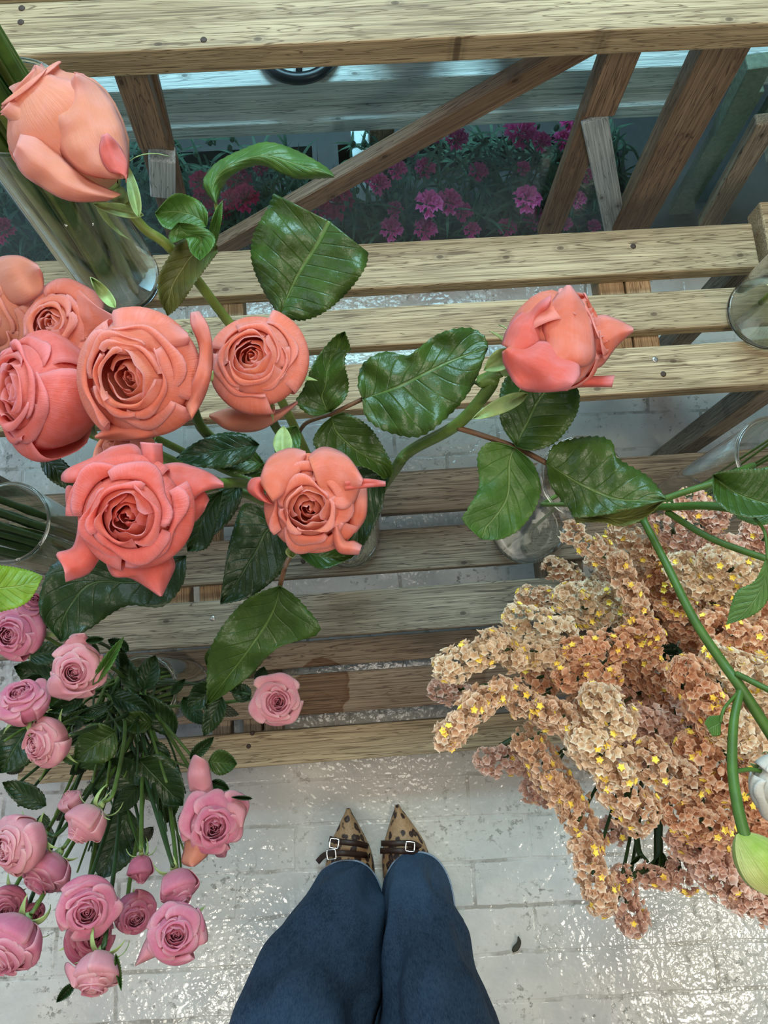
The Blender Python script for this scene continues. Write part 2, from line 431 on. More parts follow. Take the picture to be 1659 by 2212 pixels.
def statice_mat(name, a, b, edge):
    s = N(name)
    at = s.n('ShaderNodeAttribute', attribute_name='tone')
    tc = s.n('ShaderNodeTexCoord'); sp = s.n('ShaderNodeSeparateXYZ'); s.l(tc.outputs['UV'], sp.inputs[0])
    c = s.mix(at.outputs['Fac'], a, b)
    c = s.mix(s.ramp(sp.outputs['Y'], [(.60, 0.), (1, .95)]), c, edge)
    s.l(c, s.b.inputs['Base Color']); s.sets(Roughness=.7); s.b.inputs['Specular IOR Level'].default_value = .2
    s.thin(c, .35); return s.m
M['st_peach'] = statice_mat('peach_statice', (.62, .37, .23), (.76, .52, .33), (.95, .76, .56))
M['st_cream'] = statice_mat('cream_statice', (.68, .47, .30), (.82, .64, .42), (.97, .85, .66))
M['st_orange'] = statice_mat('orange_statice', (.64, .32, .18), (.78, .45, .26), (.94, .66, .45))
M['st_pink'] = statice_mat('pink_statice', (.60, .36, .27), (.74, .48, .37), (.93, .70, .56))
M['yellow'] = plain('yellow_corolla', (.98, .74, .12), .5, var=.1)

# ------------------------------------------------------------------ setting
fl = MB(); fl.box((-2.6, -2.2, -.06), (2.6, 3.0, 0))
tag(obj('floor', fl, M['floor'], smoothf=False), kind='structure')
bw = MB(); bw.box((-2.6, 3.0, 0), (2.6, 3.08, 2.9))
tag(obj('wall_back', bw, plain('dark_green_wall', (.05, .065, .06), .7), smoothf=False), kind='structure')
# glass pane behind the stand
TG = empty('glass_screen', (0, .835, 0), 'clear glass sheet standing between the wooden stand and the dark carnation display', 'glass screen')
gp = MB(); gp.box((-1.1, .832, .0), (1.3, .838, .66)); obj('pane', gp, M['pane'], TG, smoothf=False)
gf = MB(); gf.box((-1.1, .829, .66), (1.3, .841, .668)); obj('top_channel', gf, M['blackmetal'], TG, smoothf=False)

# ------------------------------------------------------------------ timber
def timber(name, a, b, wd, th, mat, parent=None, roll=None, bevel=.003):
    """board from a to b (centre line), wd across, th thick; local X runs along the grain; roll = direction of thickness normal"""
    a = Vector(a); b = Vector(b); L = (b-a).length
    mb = MB(); mb.box((-L/2, -wd/2, -th/2), (L/2, wd/2, th/2))
    me = bpy.data.meshes.new(name); me.from_pydata(mb.v, [], mb.f); me.materials.append(mat)
    o = link(name, me, parent)
    x = (b-a).normalized(); z = Vector(roll or (0, 0, 1)); y = z.cross(x).normalized(); z = x.cross(y)
    o.rotation_euler = Matrix((x, y, z)).transposed().to_euler()
    o.location = (a+b)/2-(wloc(parent) if parent else Vector((0, 0, 0)))
    m = o.modifiers.new('b', 'BEVEL'); m.width = bevel; m.segments = 2
    return o
def screw(x, y, z, parent, mat='screw', r=.0042):
    mb = MB(); mb.lathe([(0, .0006), (r*.35, .0004), (r*.9, .0009), (r, .0002), (r, -.004)], 16, (x, y, z))
    o = obj('screw', mb, M[mat], parent)
    return o
ST = empty('flower_stand', (0, .3, 0), 'tiered slatted wooden plant stand holding the glass vases of flowers', 'plant stand')
def slat(y0, y1, z, x0, x1, mat, th=.022):
    return timber('shelf_slat', (x0, (y0+y1)/2, z-th/2), (x1, (y0+y1)/2, z-th/2), y1-y0, th, mat, ST)
# tier 4 (lowest) and tier 3
XR = 1.3
slat(-.142, -.083, .10, -.62, XR, M['wood'], .026)
slat(-.060, .011, .10, -.62, XR, M['wood_wet'], .022)
slat(.023, .070, .10, -.62, XR, M['wood_wet'], .022)
slat(.064, .133, .30, -.80, XR, M['wood_grey'], .026)
slat(.159, .228, .30, -.80, XR, M['wood_grey'])
slat(.253, .323, .30, -.80, XR, M['wood_grey'])
# tier 2
XE = P(1632, 520, .5).x
slat(.361, .430, .50, -1.0, XR, M['wood'], .026)
slat(.454, .514, .50, -1.0, XR, M['wood'])
slat(.544, .616, .50, -1.0, XE, M['wood'], .026)
# tier 1
slat(.771, .850, .70, -1.0, XR, M['wood'], .040)
slat(.870, .95, .70, -1.0, XR, M['wood'], .040)
# joists under the tiers
def joist(x, y0, y1, z, mat='wood_grey', wdt=.038, h=.036):
    timber('joist', (x, y0, z), (x, y1, z), wdt, h, M[mat], ST)
for px in (1316, 1374): joist(P(px, 640, .46).x, .41, .60, .457, 'wood_edge')
for px in (500,): joist(P(px, 640, .46).x, .41, .60, .457, 'wood')
for px in (385, 455): joist(P(px, 1262, .27).x, .066, .32, .255, 'wood_edge', .036)
for px in (1190, 1240): joist(P(px, 1262, .27).x, .066, .32, .255, 'wood_grey', .036)
for px in (478, 545, 590): joist(P(px, 1545, .07).x, -.14, .07, .055, 'wood_wet', .034)
# legs (front corner posts of every tier) and lower rails seen through the gaps
def leg(x, y, z1, mat='wood_grey', wd=.04, z0=0):
    timber('leg', (x, y, z0), (x, y, z1), wd, wd*.9, M[mat], ST, roll=(0, 1, 0))
for x in (-.60, P(545, 1545, .07).x+.03, .45, 1.0): leg(x, -.10, .072); leg(x, .03, .075)
for x in (-.60, .42, 1.05): leg(x, .10, .272); leg(x, .30, .276)
for x in (P(1450, 870, .1).x, -.66): leg(x, .385, .472); leg(x, .585, .472)
# posts under the top tier, with short cleats and pale blocks
def post(px, py, px2, py2, y, mat, wd, th, name='post'):
    r = ray(px, py); a = CAMP+r*(y/r.y); r = ray(px2, py2); b = CAMP+r*(y/r.y)
    return timber(name, a, b, wd, th, M[mat], ST, roll=(0, -1, 0))
def postv(px, py, px2, py2, y, mat, wd, th, name='leg'):
    r = ray(px, py); a = CAMP+r*(y/r.y); r = ray(px2, py2); b = CAMP+r*(y/r.y)
    return timber(name, a, b, wd, th, M[mat], ST, roll=(0, -1, 0))
postv(292, 130, 400, 540, .815, 'wood_brown', .050, .018)
postv(268, 100, 332, 305, .790, 'wood_brown', .042, .030, 'cleat')
postv(350, 330, 352, 412, .800, 'wood_cold', .040, .030, 'block')
postv(1350, 60, 1185, 500, .815, 'wood_brown', .044, .022)
postv(1358, 70, 1292, 238, .790, 'wood_brown', .046, .026, 'cleat')
postv(1283, 250, 1328, 490, .805, 'wood_cold', .040, .014, 'cross_brace')
postv(1580, 55, 1358, 490, .800, 'wood_brown', .066, .036)
post(1280, 80, 430, 560, .812, 'wood_brown', .036, .026, 'diagonal_brace')
postv(1660, 255, 1530, 480, .812, 'wood_grey', .040, .022)
# short end of the neighbouring stand
NS = empty('neighbouring_stand', (P(1700, 500, .5).x, .58, 0), 'end of a second wooden stand at the right edge beside the long slatted stand', 'plant stand')
x0 = P(1640, 500, .5).x+.004
timber('shelf_slat', (x0, .60, .488), (x0+.4, .60, .488), .09, .04, M['wood'], NS)
timber('leg', (x0+.02, .60, 0), (x0+.02, .60, .468), .04, .04, M['wood_grey'], NS, roll=(0, 1, 0))
# screws
for px, py, z, mt in ((1368, 532, .5, 'hole'), (1415, 777, .5, 'screw'), (1433, 808, .5, 'hole'), (459, 1336, .3, 'screw'), (537, 1612, .1, 'hole'), (545, 1584, .1, 'hole'),
                      (47, 18, .7, 'hole'), (45, 48, .7, 'hole'), (440, 86, .7, 'hole'), (655, 1212, .3, 'hole')):
    p = P(px, py, z); screw(p.x, p.y, z, ST, mt)

# ------------------------------------------------------------------ rear cold display
RB = empty('rear_bench', (0, 1.2, 0), 'pale weathered plank bench in cold light behind the glass', 'bench')
def plankY(pyA, pyB, z, th, mat, px=700, x0=-.95, x1=1.15):
    a, b = P(px, pyA, z), P(px, pyB, z)
    timber('plank', (x0, (a.y+b.y)/2, z-th/2), (x1, (a.y+b.y)/2, z-th/2), abs(b.y-a.y), th, M[mat], RB)
    return a.y, b.y
MT = MB(); MT.box((-1.2, .85, .001), (1.6, 1.9, .006))  # dark sheet added to paint the shade behind the stand onto the floor
tag(obj('floor_surface', MT, M['crate'], smoothf=False), 'black sheet added as shade on the floor under the rear bench and carnation crates', 'mat')
ya, yb = plankY(92, 178, .40, .055, 'wood_cold')
plankY(0, 89, .40, .055, 'wood_cold')
yc, yd = plankY(214, 262, .345, .03, 'wood_cold', x1=.62)
for x in (-.85, .1, 1.0): timber('leg', (x, ya+.03, 0), (x, ya+.03, .345), .05, .05, M['wood_grey'], RB, roll=(0, 1, 0))
# olive upright planks at the right
OP = empty('olive_plank_screen', (P(1550, 300, .3).x, .95, 0), 'rough olive green upright planks leaning in shadow at upper right behind the glass', 'screen')
def postP(name, px, py, px2, py2, y, mat, wd, th, parent):
    r = ray(px, py); a = CAMP+r*(y/r.y); r = ray(px2, py2); b = CAMP+r*(y/r.y)
    timber(name, a, b, wd, th, M[mat], parent, roll=(0, -1, 0))
postP('upright_plank', 1640, 130, 1565, 280, .93, 'cement', .04, .03, OP)
postP('upright_plank', 1620, 190, 1440, 500, .96, 'cement', .05, .02, OP)
postP('upright_plank', 1700, 190, 1500, 520, .98, 'cement', .045, .02, OP)
# black metal ring on the bench, dark pots beside it
def ring_on_bench(px, py, rr, label, cover=False):
    c = P(px, py, .40)
    t = empty('wire_pot_stand', (c.x, c.y, .40), label, 'pot stand', 'black round metal pieces on the rear bench')
    mb = MB(); pts = [Vector((c.x+rr*math.cos(a*PI/24), c.y+rr*math.sin(a*PI/24), .412)) for a in range(49)]
    mb.tube(pts, .010, 8, cap=False); obj('ring', mb, M['blackmetal'], t)
    for k in range(3):
        a = k*PI/3+.5; mb = MB(); d = Vector((math.cos(a)*rr, math.sin(a)*rr, 0)); q = Vector((c.x, c.y, .412))
        mb.tube([q-d, q+d], .006, 6); obj('spoke', mb, M['blackmetal'], t)
ring_on_bench(646, 114, .062, 'black spoked metal ring stand lying on the cold rear bench plank')
for px, lab in ((880, 'dark round pot on the rear bench just right of the spoked ring'), (1110, 'dark round pot on the rear bench behind the diagonal brace')):
    c = P(px, 70, .40); mb = MB(); mb.lathe([(0, 0), (.05, 0), (.062, .09), (.066, .09), (.066, .1), (.056, .1), (.048, .01), (0, .01)], 32, (c.x, c.y, .40))
    tag(obj('plant_pot', mb, M['blackmetal']), lab, 'pot', 'dark pots on the rear bench')
# thin pale slab standing in for a patch of light on the floor
c = P(793, 345, .10); mb = MB(); mb.box((c.x-.03, c.y-.10, .10), (c.x+.026, c.y+.10, .104))
tag(obj('light_patch', mb, M['lightpatch'], smoothf=False), 'thin slab standing in for a pale blue patch of light among the carnations behind the brace', 'lightpatch')
# crates that hold the carnations
for x0, x1, lab in ((-.80, -.035, 'dark low crate holding the red carnations on the left'), (.0, .62, 'dark low crate holding the magenta carnations on the right')):
    t = empty('flower_crate', ((x0+x1)/2, 1.0, 0), lab, 'crate')
    for nm, lo, hi in (('base', (x0, .86, 0), (x1, 1.12, .01)), ('side', (x0, .86, .01), (x1, .87, .08)), ('side', (x0, 1.11, .01), (x1, 1.12, .08)), ('side', (x0, .87, .01), (x0+.01, 1.11, .08)), ('side', (x1-.01, .87, .01), (x1, 1.11, .08))):
        mb = MB(); mb.box(lo, hi); obj(nm, mb, M['crate'], t, smoothf=False)

# ------------------------------------------------------------------ carnations
def carn_bloom(c, r, n=16):
    mb = MB()
    for k in range(n):
        f = (k+.5)/n; ph = k*2.4; el = lerp(1.35, .05, f); L = r*lerp(.75, 1, f); w = .55
        sd = random.random()*9
        def fn(u, v, ph=ph, el=el, L=L, sd=sd):
            U = (u-.5)*2; rr = L*v; a = ph+U*w*v
            e = el+.35*v*math.sin(U*9+sd)*.5
            zig = 1+.07*math.sin(U*26+sd)*(v > .9)
            d = Vector((math.cos(a)*math.cos(e), math.sin(a)*math.cos(e), math.sin(e)))
            return c+d*rr*zig, (u, .3+.7*v)
        mb.grid(fn, 10, 4, c=.3+.6*f)
    return mb
CARN = [(1124, 289, 33, 0), (1168, 308, 20, 0), (1230, 262, 24, 0), (943, 297, 14, 0), (986, 302, 23, 0), (858, 368, 20, 0), (918, 365, 21, 0), (1032, 373, 20, 0), (793, 381, 14, 0), (820, 400, 22, 0),
        (1214, 305, 20, 0), (1130, 365, 15, 0), (926, 443, 28, 0), (970, 438, 26, 0), (853, 454, 17, 0), (1000, 460, 20, 0), (1138, 433, 28, 0), (1151, 473, 24, 0), (1094, 495, 20, 0), (1018, 498, 18, 0), (918, 498, 24, 0), (845, 498, 24, 0),
        (1222, 484, 14, 0), (1282, 490, 14, 0), (1246, 433, 18, 0), (1265, 380, 16, 0), (890, 330, 10, 0),
        (433, 395, 22, 1), (443, 427, 24, 1), (514, 389, 28, 1), (530, 430, 28, 1), (498, 433, 20, 1), (725, 438, 36, 1), (693, 454, 24, 1), (747, 422, 12, 1), (563, 365, 15, 1), (470, 460, 26, 1), (8, 500, 26, 1), (600, 480, 22, 1)]
for i, (px, py, r, k) in enumerate(CARN):
    z = .17+.03*math.sin(i*1.7)
    c = P(px, py, z)
    if c.y < .868: z2 = z-.0; c = P(px, py, .11+.02*math.sin(i)); 
    R = r*1.2*depth(c)/F
    b = Vector((c.x+.012*math.sin(i*3), max(c.y, .885)+.01*math.cos(i*2), .012))
    side = 'left' if px < 780 else 'right'
    row = 'back row' if py < 330 else ('middle' if py < 420 else 'front row')
    colr = 'red' if k else 'magenta'
    same = sorted([q[0] for q in CARN if q[3] == k and ('back row' if q[1] < 330 else ('middle' if q[1] < 420 else 'front row')) == row])
    od = ['leftmost', 'second from left', 'third from left', 'fourth from left', 'fifth from left', 'sixth from left', 'seventh from left', 'eighth from left', 'ninth from left', 'tenth from left', 'eleventh from left', 'twelfth from left', 'rightmost'][same.index(px)]
    t = empty('carnation', b, f'{colr} carnation behind glass, {od} in the {row}', 'carnation', f'{colr} carnations behind the glass, {row}')
    obj('bloom', carn_bloom(c, R), M['crimson' if k else 'magenta'], t)
    mb = MB(); mb.tube([c-Vector((0, 0, .022)), c-Vector((0, 0, .012)), c], [.003, .006, .007], 8); obj('calyx', mb, M['leafcold'], t)
    mid = (b+c)/2+Vector((.01, .0, 0)); mb = MB(); mb.tube([b, mid, c-Vector((0, 0, .02))], .0016, 6); obj('stem', mb, M['leafcold'], t)
def blades(mb, p, n, L, wd):
    for k in range(n):
        a = random.random()*2*PI; e = random.uniform(.3, 1.3); cv = random.uniform(.2, .9)
        d = Vector((math.cos(a), math.sin(a), 0)); s = Vector((-d.y, d.x, 0)); l = L*random.uniform(.6, 1.2)
        def fn(u, v):
            q = e-cv*v
            return p+d*(l*v*math.cos(q))+Vector((0, 0, l*v*math.sin(q)))+s*((u-.5)*wd*math.sin(PI*min(1, .15+v*.85))), ((u-.5)*2, v)
        mb.grid(fn, 2, 5)
for x0, x1, lab in ((-.78, -.05, 'dense grey green carnation foliage under the red blooms'), (.01, .60, 'dense grey green carnation foliage and buds under the magenta blooms')):
    mb = MB()
    for k in range(int(330*(x1-x0)/.6)):
        blades(mb, Vector((random.uniform(x0, x1), random.uniform(.885, 1.10), random.uniform(.03, .15))), 3, .065, .0062)
    for k in range(55):
        q = Vector((random.uniform(x0, x1), random.uniform(.89, 1.10), random.uniform(.10, .18)))
        mb.tube([q, q+Vector((0, 0, .006)), q+Vector((.001, 0, .013)), q+Vector((.001, 0, .018))], [.002, .0055, .005, .001], 7)
    tag(obj('carnation_foliage', mb, M['leafcold']), lab, 'foliage', kind='stuff')

# ------------------------------------------------------------------ vases
def vase(px, py, z, r, h, label, water=.14, r2=None, group='clear glass cylinder vases', base=.012):
    c = P(px, py, z); r2 = r2 or r
    t = empty('glass_vase', (c.x, c.y, z), label, 'vase', group)
    mb = MB(); th = .0022
    pr = []
    for i in range(9):
        f = i/8; pr.append((lerp(r, r2, f), lerp(base, h, f)))
    pr += [(r2-.0005, h+.0015), (r2-th, h+.0005)]
    for i in range(9):
        f = 1-i/8; pr.append((lerp(r, r2, f)-th, lerp(base, h, f)))
    mb.lathe(pr, 64, c); obj('body', mb, M['glass'], t)
    mb = MB(); mb.lathe([(0, .0008), (r*.8, .0015), (r-.004, .0002), (r, .004), (r+.0002, base), (r-th, base+.001), (r*.6, base-.002), (0, base-.003)], 64, c)
    obj('base', mb, M['glassbase'], t)
    mb = MB(); pts = [Vector((c.x+(r2-.001)*math.cos(a*PI/32), c.y+(r2-.001)*math.sin(a*PI/32), z+h)) for a in range(65)]
    mb.tube(pts, .0024, 8, cap=False); obj('rim', mb, M['glassbase'], t)
    if water:
        rw = min(r, r2)-th-.0004
        mb = MB(); mb.lathe([(0, base+.002), (rw, base+.002), (rw, water), (rw-.002, water-.001), (0, water-.001)], 48, c); obj('water', mb, M['waterside'], t)
    return t, c
V1, c1 = vase(752, 1160, .30, .050, .27, 'clear glass vase holding the coral roses, mostly hidden under rose leaves', .16)
V2, c2 = vase(175, 1196, .30, .052, .25, 'glass vase full of dark stems at left edge beside the coral roses', .15)
V3, c3 = vase(262, 606, .50, .056, .34, 'tall glass vase packed with thick green stems under the peach rose', .24)
V4, c4 = vase(1650, 680, .50, .056, .28, 'water filled glass vase at the right edge on the middle tier', .18)
V5, c5 = vase(1470, 1098, .30, .052, .30, 'clear glass vase lying behind the peach statice at right, thin stems inside', .0)
V6, c6 = vase(1137, 1143, .30, .058, .33, 'empty clear glass vase in the middle under the rose leaves', 0, .050)
V7, c7 = vase(398, 1486, .10, .050, .26, 'glass vase on the lowest tier holding the pink spray roses', .15)
V8, c8 = vase(1330, 1400, .10, .050, .26, 'glass vase on the lowest tier hidden beneath the peach statice', .15)

# loose stems in vases: each one its own thing
def stemthing(name, pts, r, mat, label, group, nodes=True):
    mb = MB(); Q = [Vector(cat([tuple(p) for p in pts], i/14)) for i in range(15)]
    mb.tube(Q, [r*(1+(.28 if nodes and i % 4 == 2 else 0)) for i in range(15)], 10)
    return tag(obj(name, mb, M[mat]), label, 'flower', group)
rs = random.Random(3)
for i in range(26):
    a = i*2.399; q = .043*math.sqrt((i+.5)/26)
    b = c3+Vector((math.cos(a)*q, math.sin(a)*q, .018)); tp = c3+Vector((-.02+math.cos(a+.9)*q*1.1, math.sin(a+.9)*q*1.1, .62))
    md = (b+tp)/2+Vector((rs.uniform(-.008, .008), rs.uniform(-.008, .008), 0))
    stemthing('cut_flower', (b, md, tp), rs.uniform(.004, .0062), rs.choice(['stem', 'stemlight', 'stemyellow']), 'thick jointed green flower stem in the tall vase under the peach rose', 'stems packed in the tall left vase')
for i in range(14):
    a = i*2.399; q = .038*math.sqrt((i+.5)/14)
    b = c2+Vector((math.cos(a)*q, math.sin(a)*q, .016)); tp = c2+Vector((-.05+math.cos(a)*q*1.1, math.sin(a)*q*1.1, .38))
    stemthing('cut_flower', (b, (b+tp)/2, tp), rs.uniform(.0035, .005), 'stemdark', 'dark green stem in the glass vase at the left edge', 'stems in the left edge vase')
for i in range(2):
    b = c4+Vector((.02*i-.012, .01, .018)); stemthing('cut_flower', (b, b+Vector((.01, .004, .15)), b+Vector((.03, .02, .34))), .0045, 'stemyellow', 'olive stem standing in the water filled vase at the right edge', 'stems in the right edge vase')
for i in range(9):
    a = i*2.399; q = .03*math.sqrt((i+.5)/9)
    b = c5+Vector((math.cos(a)*q+.02, math.sin(a)*q, .02)); tp = c5+Vector((.03+math.cos(a)*.03, .01+math.sin(a)*.03, .36))
    stemthing('cut_flower', (b, (b+tp)/2, tp), .0016, 'stem', 'thin green stem in the leaning looking vase behind the statice', 'thin stems in the right vase')

# ------------------------------------------------------------------ leaves and traced petals
def blade(name, Lp, Rp, z0, z1, mat, parent, mid=None, crown=0., fold=0., zm=None, serr=0., nu=12, nv=22, solid=.0005, wav=0., curl=0., uvlo=0., tone=0., label=None):
    """sheet between two traced edges (base to tip); heights z0 (base), zm (middle), z1 (tip)"""
    A = resample(Lp, nv*3 if serr else nv); B = resample(Rp, nv*3 if serr else nv); nr = len(A)-1
    Cm = resample(mid, nr) if mid else None
    seed = (Lp[0][0]*7.3+Rp[-1][1]*3.1) % 100
    if zm is None: zm = (z0+z1)/2
    def fn(u, v):
        i = int(round(v*nr)); a = A[i]; b = B[i]
        m = Cm[i] if Cm else ((a[0]+b[0])/2, (a[1]+b[1])/2)
        U = (u-.5)*2
        e = a if U < 0 else b
        sc = abs(U)
        if serr and sc > .99:
            k = (i % 3)/3.; g = 1+serr*(k-.25)/max(12, math.hypot(a[0]-b[0], a[1]-b[1]))*2
            if .05 < v < .985: sc *= g
        x = lerp(m[0], e[0], sc); y = lerp(m[1], e[1], sc)
        z = lerp(lerp(z0, zm, min(1, v*2)), lerp(zm, z1, max(0, v*2-1)), smooth(.2, .8, v))
        z += crown*(1-U*U)+fold*abs(U)
        z += wav*noise.noise(Vector((x*.018, y*.018, seed)))*(.35+abs(U)*.9)
        z += curl*max(0, abs(U)-.7)**2*8
        return P(x, y, z), (U, uvlo+(1-uvlo)*v)
    mb = MB(); mb.grid(fn, nu, nr, c=tone)
    o = obj(name, mb, M[mat], parent, solid=solid)
    if label: o['label'] = label
    return o
def LF(parent, Lp, Rp, z0, z1, mat='leaf', **k):
    k.setdefault('serr', 4.); k.setdefault('wav', .012); k.setdefault('fold', .008)
    return blade('leaf', Lp, Rp, z0, z1, mat, parent, **k)
def leafBT(parent, bx, by, tx, ty, wd, z, mat='leafdark', z1=None, bend=0, name='leaf', **k):
    dx, dy = tx-bx, ty-by; L = math.hypot(dx, dy); ux, uy = dx/L, dy/L; nx, ny = -uy, ux
    Lp = []; Rp = []
    for f in (0, .12, .3, .5, .7, .86, 1):
        w_ = wd/2*(math.sin(PI*f**.8))**.75 if 0 < f < 1 else 0
        o_ = bend*math.sin(PI*f)
        cx_, cy_ = bx+dx*f+nx*o_, by+dy*f+ny*o_
        Lp.append((cx_+nx*w_, cy_+ny*w_)); Rp.append((cx_-nx*w_, cy_-ny*w_))
    k.setdefault('serr', 3.); k.setdefault('wav', .012); k.setdefault('fold', .006)
    return blade(name, Lp, Rp, z, z if z1 is None else z1, mat, parent, nv=14, nu=8, **k)
def stem(parent, pts, r, mat='stem', r2=None, name='stem', n=10):
    q = [tuple(P(*p)) if not isinstance(p, Vector) else tuple(p) for p in pts]
    m = max(8, len(q)*5); mb = MB()
    mb.tube([Vector(cat(q, i/m)) for i in range(m+1)], r, n, r2)
    return obj(name, mb, M[mat], parent)

# ------------------------------------------------------------------ roses
def rose_bloom(parent, c, axis, R, mat, n=24, zi=.52, zr=.60, zo=.30, cl=.72, roll=.22, zb=-.85, spin=0, ragged=.05, heart=.12, nout=6, H=1., seed=1, sep='sepal', nsep=5, sepL=1.15, tw=0):
    rd = random.Random(seed)
    ax = axis.normalized(); t = ax.cross(Vector((.2, .1, 1))).normalized(); b = ax.cross(t)
    def W(r, a, z): return c+(t*math.cos(a)+b*math.sin(a))*(r*R)+ax*(z*R*H)
    inner = MB()
    root = None; outs = []
    for i in range(n):
        f = i/(n-1)
        rt = heart+(1-heart)*f**1.05
        if f < .55: zt = lerp(zi, zr, smooth(0, .55, f))
        else: zt = lerp(zr, zo, smooth(.55, 1, f))
        zt += rd.uniform(-.035, .035)
        top = lerp(.55, cl, f)*rt
        wd = lerp(1.6, 1.05, f)*rd.uniform(.9, 1.1)
        ph = spin+i*2.4+rd.uniform(-.2, .2)
        rl = roll*smooth(.35, 1, f)*rd.uniform(.6, 1.4)
        prof = [(.03, zb), (rt*.70, lerp(-.5, -.62, f)), (rt*1.0, -.10), (rt*lerp(.93, .98, f), zt*.45), (top+.00, zt*.86)]
        if rl > .03: prof += [(top+rl*.35, zt), (top+rl, zt-rl*.28), (top+rl*1.15, zt-rl*.8)]
        else: prof += [(top-.01, zt)]
        s1 = rd.uniform(0, 9); rg = ragged*lerp(.25, 1.5, f)
        def fn(u, v, prof=prof, wd=wd, ph=ph, s1=s1, rg=rg, f=f, rt=rt):
            U = (u-.5)*2
            vv = v*(1-.22*abs(U)**2.6)
            # pointed lip in the middle of outer petals
            r, z = cat(prof, vv)
            a = ph+U*wd+tw*v
            r *= 1+.07*U
            e = smooth(.55, 1, v)
            r += rg*e*math.sin(U*3.1+s1)+rg*.5*e*math.sin(U*7+s1*2)
            z += rg*e*math.cos(U*2.3+s1*1.3)*.9
            return W(max(.0, r), a, z), (U, v)
        if i < n-nout: inner.grid(fn, 14, 12, c=max(.02, f))
        else:
            o = MB(); o.grid(fn, 18, 16, c=f); outs.append(o)
    root = obj('bloom', inner, M[mat], parent)
    for o in outs: obj('petal', o, M[mat], root, solid=.0004)
    # hip and sepals
    mb = MB(); mb.tube([W(0, 0, zb-.26), W(0, 0, zb-.2), W(0, 0, zb-.08), W(0, 0, zb+.05)], [.06*R, .13*R, .17*R, .10*R], 12)
    obj('calyx', mb, M[sep], parent)
    for k in range(nsep):
        a0 = spin+k*2*PI/5; L = .85*sepL*rd.uniform(.8, 1.2); cv = rd.uniform(.3, 1.6); mbs = MB()
        def fs(u, v, a0=a0, L=L, cv=cv):
            q = .9-cv*v*1.3
            r = .12+L*v*math.cos(q)*.95; z = zb-.02+L*v*math.sin(q)*.8
            w_ = .13*(1-v)**.7*(.7+.6*math.sin(PI*v))
            p = W(r, a0, z)+(b*math.cos(a0)-t*math.sin(a0))*((u-.5)*2*w_*R)
            return p, (u, v)
        mbs.grid(fs, 4, 9); obj('sepal', mbs, M[sep], parent, solid=.0006)
    return W(0, 0, zb-.24), root

def axis_of(c, dx, dy, tilt):
    tc = (CAMP-c).normalized()
    if tilt == 0: return tc
    return (tc*math.cos(tilt)+imgdir(dx, dy)*math.sin(tilt)).normalized()
def make_rose(name, px, py, rpx, z, ax, mat, label, cat_, group, stempts, vasec, sr=.0042, smat='stem', **k):
    c = P(px, py, z); R = rpx*depth(c)/F
    base = vasec+Vector((.02*math.sin(px), .02*math.cos(px*1.3), .015))
    t = empty(name, base, label, cat_, group)
    a = axis_of(c, *ax)
    b, bl = rose_bloom(t, c, a, R, mat, **k)
    pts = [b, b-a*(R*.5)]+[P(*p) for p in stempts]+[base]
    q = [tuple(p) for p in pts]; m = len(q)*5; mb = MB()
    mb.tube([Vector(cat(q, i/m)) for i in range(m+1)], sr*.9, 10, sr*1.1); obj('stem', mb, M[smat], t)
    return t, bl, c
def PT(parent, Lp, Rp, z0, z1, mat, **k):
    k.setdefault('crown', .008); k.setdefault('wav', .012); k.setdefault('tone', .9); k.setdefault('curl', -.004); k.setdefault('uvlo', .15)
    return blade('petal', Lp, Rp, z0, z1, mat, parent, **k)
GC = 'large coral garden roses'
# --- top left peach rose
R1, b1, _ = make_rose('garden_rose', 150, 290, 128, .90, (-.62, -.78, 1.12), 'peach', 'large peach rose bud seen from the side at top left, over the stem filled vase', 'rose', GC,
    [(372, 540, .82), (470, 665, .74), (600, 850, .66)], c1, .0052, 'stemyellow', n=18, H=1.22, cl=.62, zr=.82, zi=.72, zo=.66, roll=.05, ragged=.03, spin=.6, seed=4, heart=.14)
# --- far left half-hidden peach rose
R2, b2, _ = make_rose('garden_rose', 10, 690, 95, .84, (-.6, .2, .7), 'peach', 'faded peach rose at the left edge with its top petal folded up', 'rose', GC,
    [(120, 900, .7)], c1, .004, n=16, seed=8, spin=1)
PT(b2, [(-20, 600), (-10, 560), (40, 552), (80, 570)], [(20, 660), (60, 655), (92, 625), (92, 590)], .86, .90, 'peach')
R3, b3, _ = make_rose('garden_rose', 135, 712, 92, .87, (-.5, -.25, .55), 'salmon', 'salmon pink rose partly covered, above and left of the biggest open rose', 'rose', GC,
    [(250, 900, .75)], c1, .004, n=18, seed=12, spin=2, roll=.3)
PT(b3, [(60, 640), (100, 615), (160, 618), (205, 660)], [(95, 740), (150, 740), (200, 730), (262, 690)], .86, .90, 'salmon')
R4, b4, _ = make_rose('garden_rose', 95, 850, 138, .90, (-.95, -.15, .85), 'coral', 'big coral rose cut by the left edge, heart turned left', 'rose', GC,
    [(300, 960, .75)], c1, .005, n=20, seed=15, spin=.3, roll=.12, zo=.4)
R5, b5, _ = make_rose('garden_rose', 308, 812, 142, .96, (-.95, .05, .42), 'salmon', 'biggest open salmon coral rose with orange folded heart, left of the round rose', 'rose', GC,
    [(440, 930, .8), (560, 1010, .7)], c1, .005, n=19, seed=21, spin=1.2, roll=.10, zr=.60, zi=.44, zo=.35, heart=.07, ragged=.05)
PT(b5, [(415, 905), (445, 850), (460, 780), (452, 710), (430, 672)], [(398, 870), (424, 800), (430, 750), (412, 700), (412, 675)], .965, .985, 'salmon', crown=.004)
PT(b5, [(215, 745), (240, 700), (290, 673), (350, 680), (405, 718)], [(255, 765), (320, 770), (370, 760), (400, 748), (410, 735)], .985, .985, 'salmon', crown=.006)
